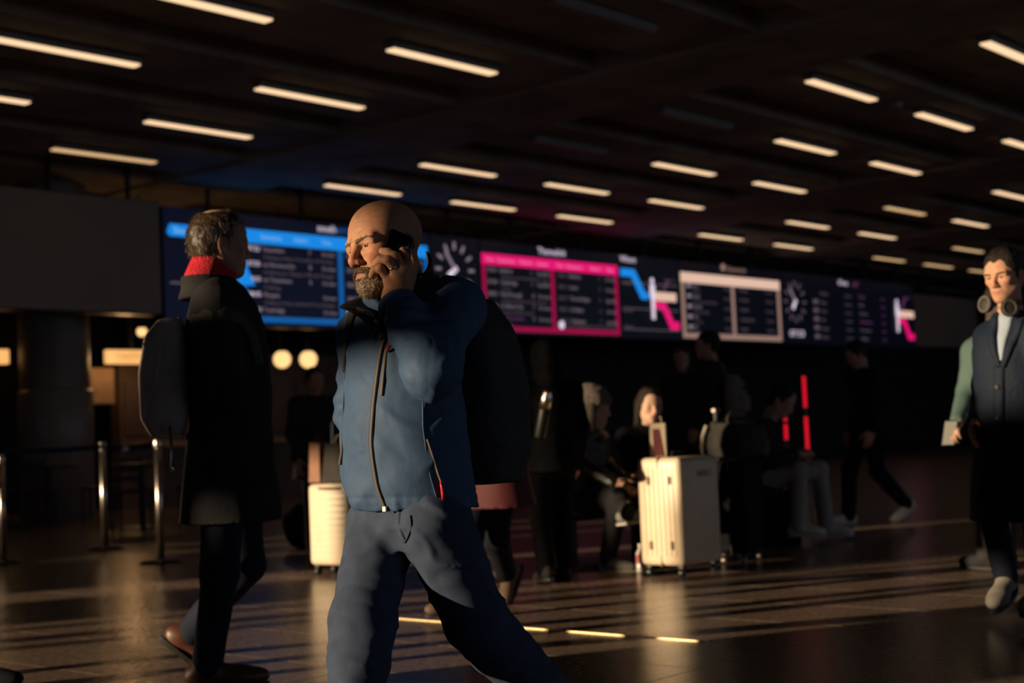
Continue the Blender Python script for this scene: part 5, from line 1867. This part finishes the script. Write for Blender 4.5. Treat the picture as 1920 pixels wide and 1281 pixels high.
# ================================================================== luggage, bench, barriers
M['cream_case'] = mat('cream_shell', (.80, .66, .48), .38, var=.05, spec=.4, bump=.1, bscale=90, dist=.003)
M['ivory_case'] = mat('ivory_shell', (.82, .70, .53), .42, var=.04, spec=.4)
M['case_trim'] = mat('tan_latch', (.20, .13, .07), .5, var=.1)
M['dark_case'] = mat('dark_case_cloth', (.005, .006, .010), .75, var=.2, spec=.15)
M['wheel'] = mat('black_wheel', (.02, .02, .02), .4)
M['canvas'] = mat('grey_canvas', (.036, .033, .031), .85, var=.2, bump=.5, bscale=120)
M['kraft'] = mat('brown_kraft_paper', (.27, .11, .05), .6, var=.2)
M['burgundy'] = mat('burgundy_card', (.10, .012, .02), .6)
M['cream_card'] = mat('cream_card', (.5, .40, .28), .7)


def suitcase(label, corner, g, a, b, H, m, ribs='v', latch=True, handle=.0, text=None, wheelm='wheel'):
    """corner = near bottom corner on the floor; left face runs to the left, right face to the right"""
    dl = np.array([-math.cos(g), math.sin(g), 0]); dr = np.array([math.sin(g), math.cos(g), 0])
    nl, nr_ = -dr, -dl
    z0 = .07
    c = corner + dl * a / 2 + dr * b / 2
    e = empty('suitcase', (c[0], c[1], 0), label, 'suitcase')
    cc = c + ZX * (z0 + (H - z0) / 2)
    t = MB(); t.box(cc, (a / 2, b / 2, (H - z0) / 2), dl, dr, bev=.035); t.build('shell', m, e, True)
    hz = (H - z0) / 2
    if ribs == 'v':
        n = 7
        for k in range(n):
            w = -.5 + (k + 1) / (n + 1)
            for nn, d, ext, off in ((nl, dl, a, b),):
                t = MB(); t.box(cc + nn * (off / 2 + .001) + d * w * ext * .88, (.006, .004, hz - .06), d, nn, bev=.003); t.build('rib', m, e)
    else:
        n = 11
        for k in range(n):
            w = -.5 + (k + 1) / (n + 1)
            for nn, d, ext, off in ((nl, dl, a, b), (nr_, dr, b, a)):
                t = MB(); t.box(cc + nn * (off / 2 + .001) + ZX * w * 2 * hz * .95, (ext / 2 - .045, .004, .010), d, nn, bev=.003); t.build('rib', m, e)
    if ribs == 'v':
        t = MB(); t.box(cc + dl * 0, (.004, b / 2 + .003, hz + .002), dl, dr, bev=.001); t.build('seam', M['case_trim'], e)
    if latch:
        for w in (-.26, .22):
            for z in (.58, -.62):
                t = MB(); t.box(cc + nl * (b / 2 + .006) + dl * w * a + ZX * z * hz, (.010, .006, .026), dl, nl, bev=.004); t.build('latch', M['case_trim'], e)
    for u in (-1, 1):
        for v in (-1, 1):
            w0 = c + dl * u * (a / 2 - .045) + dr * v * (b / 2 - .045)
            t = MB(); t.box(w0 + ZX * .066, (.018, .018, .014), dl, dr, bev=.004); o = t.build('caster', M['wheel'], e)
            t = MB(); t.cyl(w0 + dl * .011 + ZX * .026, w0 - dl * .011 + ZX * .026, .026, n=16); t.build('wheel', M[wheelm], o)
    t = MB(); t.tube([c + dr * (-.06) + ZX * H, c + dr * (-.05) + ZX * (H + .03), c + dr * .05 + ZX * (H + .03), c + dr * .06 + ZX * H], .008, 8); t.build('grip', M['dark_metal'], e)
    if handle > 0:
        for s in (-1, 1):
            t = MB(); t.cyl(c + dl * s * a * .28 + dr * (b / 2 - .05) + ZX * (H - .01), c + dl * s * a * .28 + dr * (b / 2 - .05) + ZX * (H + handle), .008, n=10); t.build('handle_tube', M['steel'], e)
        t = MB(); t.tube([c + dl * s * a * .30 + dr * (b / 2 - .05) + ZX * (H + handle) for s in np.linspace(-1, 1, 5)], .014, 10); t.build('handle_bar', M['steel'], e)
    if text:
        text_obj('lettering', text, cc + nr_ * (a / 2 + .008) + dr * (-b * .10) + ZX * hz * .62, dr, ZX, .06, M['case_trim'], e, .16)
    return e, c, cc, dl, dr


near = pz(1284, 1085)
G = math.radians(41)
s1, c1, cc1, dl1, dr1 = suitcase('large cream hard shell suitcase standing upright in the sun', near, G, .33, .44, .735, M['cream_case'], 'v', True, text='AERO')
near2 = pz(658, 1082)
s2, c2, cc2, dl2, dr2 = suitcase('pale cream suitcase with horizontal ribs behind the leg of the bald person', near2, math.radians(38), .40, .25, .63, M['ivory_case'], 'h', False, handle=.0)
near3 = pz(1404, 1060)
s3, c3, cc3, dl3, dr3 = suitcase('dark suitcase standing right of the cream one under a canvas bag', near3, math.radians(28), .23, .40, .68, M['dark_case'], 'v', False, handle=.0, wheelm='steel')
# telescopic handle upright belonging to the dark case
top3 = c3 + dl3 * .12 - dr3 * .05
t = MB(); t.cyl(top3 + ZX * .62, top3 + ZX * 1.02, .010, n=10); t.build('handle_tube', M['steel'], s3)
t = MB(); t.tube([top3 + ZX * 1.02 + dr3 * q for q in (-.03, .02, .07, .10)], [.014, .018, .018, .012], 10); t.build('handle_bar', M['steel'], s3)

# canvas bag on the dark case
cb = c3 + ZX * .70
be_ = empty('canvas_bag', cb, 'slumped grey canvas bag lying on the dark suitcase', 'bag')
Mb = np.stack([dl3, dr3, ZX])
CB = [loft(cb + ZX * .0, Mb, [(.005, 0, 0, .17, .19), (.08, .0, 0, .19, .21), (.17, .0, 0, .165, .20), (.235, .0, 0, .10, .17)], k=.03, p=2.6), rc(cb + dl3 * .10 - dr3 * .13 + ZX * .22, cb + dl3 * .10 + dr3 * .13 + ZX * .235, .03, k=.03)]
make('bag_body', CB, .010, M['canvas'], be_, lambda P, d: (d + .007 * vnoise(P, 9, 3) + .003 * vnoise(P, 24, 5)).astype(np.float32))
t = MB(); t.tube([cb + dl3 * .02 + dr3 * q + ZX * z for q, z in ((-.10, .21), (-.08, .275), (0, .30), (.08, .275), (.10, .21))], .009, 8); t.build('handle', M['canvas'], be_, True)
t = MB(); t.tube([cb + dl3 * .165 + dr3 * -.10 + ZX * z + dl3 * q for z, q in ((.22, .0), (.15, .03), (.07, .04), (.02, .035))], .014, 8); t.build('piping', C_['white'], be_, True)

# paper bag on the cream case
pb0 = c1 + ZX * .738 + dl1 * .08 - dr1 * .08
e = empty('gift_bag', pb0, 'small burgundy and cream paper carrier bag on top of the cream suitcase', 'bag')
xq, yq = nrm(np.array([1., -.25, 0])), nrm(np.array([.25, 1., 0]))
t = MB(); t.box(pb0 + ZX * .105, (.05, .035, .105), xq, yq); t.build('bag_body', M['cream_card'], e)
t = MB(); t.prism([(-.028, .004), (.040, .004), (.012, .175), (-.028, .175)], pb0 - yq * .0355, xq, ZX, -yq, .003); t.build('front_panel', M['burgundy'], e)
t = MB(); t.tube([pb0 + xq * q + ZX * z for q, z in ((-.025, .20), (-.022, .25), (.022, .25), (.025, .20))], .004, 6); t.build('handle', M['cream_card'], e)
# small bottle by the cream case
qb = pz(1203, 1074)
e = empty('plastic_bottle', qb, 'small clear drinks bottle with a pink label on the floor by the suitcase', 'bottle')
t = MB(); t.lathe(qb, [(.028, 0), (.032, .01), (.032, .05), (.030, .055), (.032, .06), (.032, .12), (.014, .155), (.012, .17)], 18); t.build('bottle_body', mat('clear_plastic', (.6, .55, .5), .15, var=0, spec=.6), e, True)
t = MB(); t.lathe(qb, [(.033, .065), (.033, .115)], 18); t.build('label_wrap', mat('pink_label', (.35, .06, .08), .5), e)
t = MB(); t.lathe(qb, [(.015, .165), (.015, .185)], 12); t.build('cap', C_['white'], e)

# bags on the ribbed suitcase
q0 = c2 + ZX * .640
e = empty('paper_bag', q0 + dl2 * .17, 'brown kraft paper bag standing on the ribbed suitcase', 'bag')
pc = q0 + dl2 * .20
t = MB(); t.prism([(-.055, 0), (.055, 0), (.06, .27), (-.035, .28)], pc - dr2 * .05, -dl2, ZX, dr2, .10); t.build('bag_body', M['kraft'], e)
t = MB(); t.tube([pc - dl2 * q + ZX * z for q, z in ((-.03, .27), (-.02, .33), (.02, .33), (.03, .27))], .004, 6); t.build('handle', M['kraft'], e)
e = empty('laptop_bag', q0 - dl2 * .03, 'dark grey upright bag with a pull handle on the ribbed suitcase', 'bag')
t = MB(); t.prism([(-.12, .0), (.11, .0), (.12, .26), (-.07, .27)], q0 - dl2 * .0 - dr2 * .06, -dl2, ZX, dr2, .12); t.build('bag_body', M['canvas'], e)
t = MB(); t.tube([q0 + dl2 * .06 + ZX * .26, q0 + dl2 * .06 + ZX * .42, q0 - dl2 * .10 + ZX * .425, q0 - dl2 * .10 + ZX * .26], .010, 8); t.build('pull_handle', M['steel'], e)
t = MB(); t.tube([q0 - dl2 * .04 + dl2 * .05 * math.cos(w) + ZX * (.27 + .06 * math.sin(w)) - dr2 * .02 for w in np.linspace(0, math.pi, 9)], .008, 8); t.build('strap_loop', M['brass'], e)
t = MB(); t.tube([c2 + dl2 * .05 - dr2 * .13 + ZX * .60, c2 + dl2 * .05 - dr2 * .155 + ZX * .60, c2 - dl2 * .12 - dr2 * .155 + ZX * .60, c2 - dl2 * .12 - dr2 * .13 + ZX * .60], .009, 8); t.build('carry_handle', M['steel'], s2)

# dark holdall left of it
dc = pz(568, 1030)
e = empty('holdall', dc, 'dark slumped holdall on the floor left of the ribbed suitcase', 'bag')
HB_ = [el(dc + ZX * .17, (.15, .20, .165), None, k=.04), rc(dc + np.array([-.06, 0, .24]), dc + np.array([.09, 0, .38]), .10, .05, k=.06), half(dc + ZX * .005, (0, 0, -1))]
make('bag_body', HB_, .011, M['dark_case'], e, lambda P, d: (d + .008 * vnoise(P, 8, 3)).astype(np.float32))
t = MB(); t.tube([dc + np.array([-.10, -.14, .28]), dc + np.array([-.03, -.15, .38]), dc + np.array([.06, -.12, .40]), dc + np.array([.10, -.08, .36])], .014, 8); t.build('strap', M['canvas'], e, True)

# bench under the seated people
ba, bb = pw(1040, 950, 9.95), pw(1285, 950, 10.05)
ba[2] = bb[2] = 0
e = empty('bench', (ba + bb) / 2, 'low dark metal bench the pair are seated on', 'bench')
dx = nrm(bb - ba); dy = np.array([-dx[1], dx[0], 0]); Lb = np.linalg.norm(bb - ba)
for k in range(5):
    t = MB(); t.box((ba + bb) / 2 + dy * (-.20 + .09 * k) + ZX * .36, (Lb / 2, .038, .014), dx, dy, bev=.005); t.build('slat', M['dark_metal'], e)
for s in (-1, 1):
    t = MB(); t.box((ba + bb) / 2 + dx * s * Lb * .40 + ZX * .175, (.025, .20, .17), dx, dy, bev=.006); t.build('leg', M['dark_metal'], e)
t = MB(); t.box((ba + bb) / 2 + dy * .02 + ZX * .02, (Lb / 2 + .1, .30, .02), dx, dy, bev=.006); t.build('plinth', M['joint'], e)
# block seat for the person in grey trousers
hs = pw(1430, 930, 11.12); hs[2] = 0
e = empty('stool', hs, 'dark block seat under the person in grey trousers', 'seat')
t = MB(); t.box(hs + ZX * .185, (.24, .22, .185), bev=.02); t.build('block', M['dark_case'], e)
t = MB(); t.box(hs + ZX * .385, (.23, .21, .018), bev=.015); t.build('cushion', M['canvas'], e)

# red light tubes
for (x, y0, y1, Y, lab) in ((1470, 775, 852, 11.75, 'short red glowing tube on a post, left of the pair'), (1509, 706, 852, 11.9, 'tall red glowing tube on a post, right of the pair')):
    a, b = pw(x - 1, y0, Y), pw(x + 5, y1, Y)
    f0 = np.array([b[0], b[1], 0])
    e = empty('red_light_post', f0, lab, 'light')
    t = MB(); t.lathe(f0, [(.07, 0), (.07, .015), (.03, .03)], 20); t.build('base', M['dark_metal'], e)
    t = MB(); t.cyl(f0 + ZX * .02, (f0[0], f0[1], a[2] + .02), .016, n=12); t.build('post', M['dark_metal'], e)
    L = a[2] - b[2]
    for u0, u1 in ((0, .48), (.60, 1.0)) if L > .5 else ((.0, .12), (.35, .72), (.80, .96)):
        t = MB(); t.cyl((f0[0], f0[1] - .02, b[2] + L * u0), (f0[0], f0[1] - .02, b[2] + L * u1), .016, n=12); t.build('tube', M['red_led'], e)

# queue barriers
posts = [(302, 1056, 822), (197, 1031, 828), (6, 1058, 852)]
PP = []
for k, (x, yb, yt) in enumerate(posts):
    f0 = pz(x, yb)
    h = pw(x, yt, f0[1])[2]
    PP.append((f0, h))
labs = ['steel queue barrier post nearest the person in the black coat', 'middle steel queue barrier post of three', 'steel queue barrier post at the left picture edge']
for k, (f0, h) in enumerate(PP):
    e = empty('queue_post', f0, labs[k], 'barrier post', 'queue barrier posts')
    t = MB(); t.lathe(f0, [(.17, 0), (.17, .012), (.12, .028), (.04, .04)], 28); t.build('base', M['dark_metal'], e, True)
    t = MB(); t.cyl(f0 + ZX * .03, f0 + ZX * (h - .06), .030, n=20); t.build('pole', M['steel'], e, True)
    t = MB(); t.lathe(f0 + ZX * (h - .07), [(.034, 0), (.036, .01), (.036, .055), (.028, .07)], 20); t.build('head', M['steel'], e, True)
    nxt = PP[k + 1][0] if k < 2 else f0 + np.array([-1.6, .3, 0])
    d = nrm(nxt - f0); n = np.array([-d[1], d[0], 0]); L = np.linalg.norm(nxt - f0) - .075
    t = MB()
    m = 12
    pts = [f0 + d * (.036 + L * i / m) + ZX * (h - .045 - .02 * math.sin(math.pi * i / m)) for i in range(m + 1)]
    V, F = [], []
    for q in pts:
        V += [q + ZX * .024 + n * .002, q - ZX * .024 + n * .002, q - ZX * .024 - n * .002, q + ZX * .024 - n * .002]
    for i in range(m):
        for j in range(4):
            j2 = (j + 1) % 4
            F.append((i * 4 + j, i * 4 + j2, i * 4 + 4 + j2, i * 4 + 4 + j))
    t.add(V, F); t.build('belt', M['belt'], e)

# cafe tables and chairs in the gloom behind the barriers
M['wood'] = mat('dark_wood', (.05, .028, .018), .5, var=.3)


def cafe_chair(c, yaw, label):
    e = empty('cafe_chair', c, label, 'chair', 'cafe chairs behind the barriers')
    T = Frame(c, yaw_dir(yaw))
    t = MB(); t.box(T.p(0, 0, .45), (.20, .20, .018), T.f, T.l, bev=.01); t.build('seat', M['wood'], e)
    for u, v in ((1, 1), (1, -1), (-1, 1), (-1, -1)):
        t = MB(); t.cyl(T.p(u * .17, v * .17, 0), T.p(u * .165, v * .165, .44), .014, n=8); t.build('leg', M['dark_metal'], e)
    for v in (1, -1):
        t = MB(); t.cyl(T.p(-.18, v * .17, .45), T.p(-.23, v * .165, .86), .012, n=8); t.build('back_post', M['dark_metal'], e)
    for k in range(3):
        t = MB(); t.box(T.p(-.20 - .012 * k, 0, .60 + .10 * k), (.008, .165, .028), T.f, T.l, bev=.005); t.build('slat', M['wood'], e)


def cafe_table(c, label):
    e = empty('cafe_table', c, label, 'table', 'cafe tables behind the barriers')
    t = MB(); t.lathe(c, [(.36, .72), (.37, .73), (.37, .75), (.36, .76)], 32); t.build('table_top', M['wood'], e)
    t = MB(); t.cyl(c + ZX * .02, c + ZX * .72, .035, n=14); t.build('pedestal', M['dark_metal'], e)
    t = MB(); t.lathe(c, [(.26, 0), (.26, .012), (.05, .03)], 24); t.build('base', M['dark_metal'], e)


tb = [pz(95, 985), pz(268, 990)]
cafe_table(tb[0], 'dark round cafe table behind the barrier, left one')
cafe_table(tb[1], 'dark round cafe table behind the barrier, right one nearer the column')
for (q, dx_, dy_, yw, lab) in ((0, -.62, .05, -90, 'dark cafe chair at the far left table, on its left side'), (0, .62, .05, 90, 'dark cafe chair at the far left table, on its right side'), (0, .05, -.64, 180, 'dark cafe chair with its back to the camera at the left table'),
                               (1, .62, .1, 90, 'dark cafe chair right of the table by the column'), (1, .05, -.64, 180, 'dark cafe chair with its back to the camera at the right table')):
    cafe_chair(tb[q] + np.array([dx_, dy_, 0]), yw, lab)
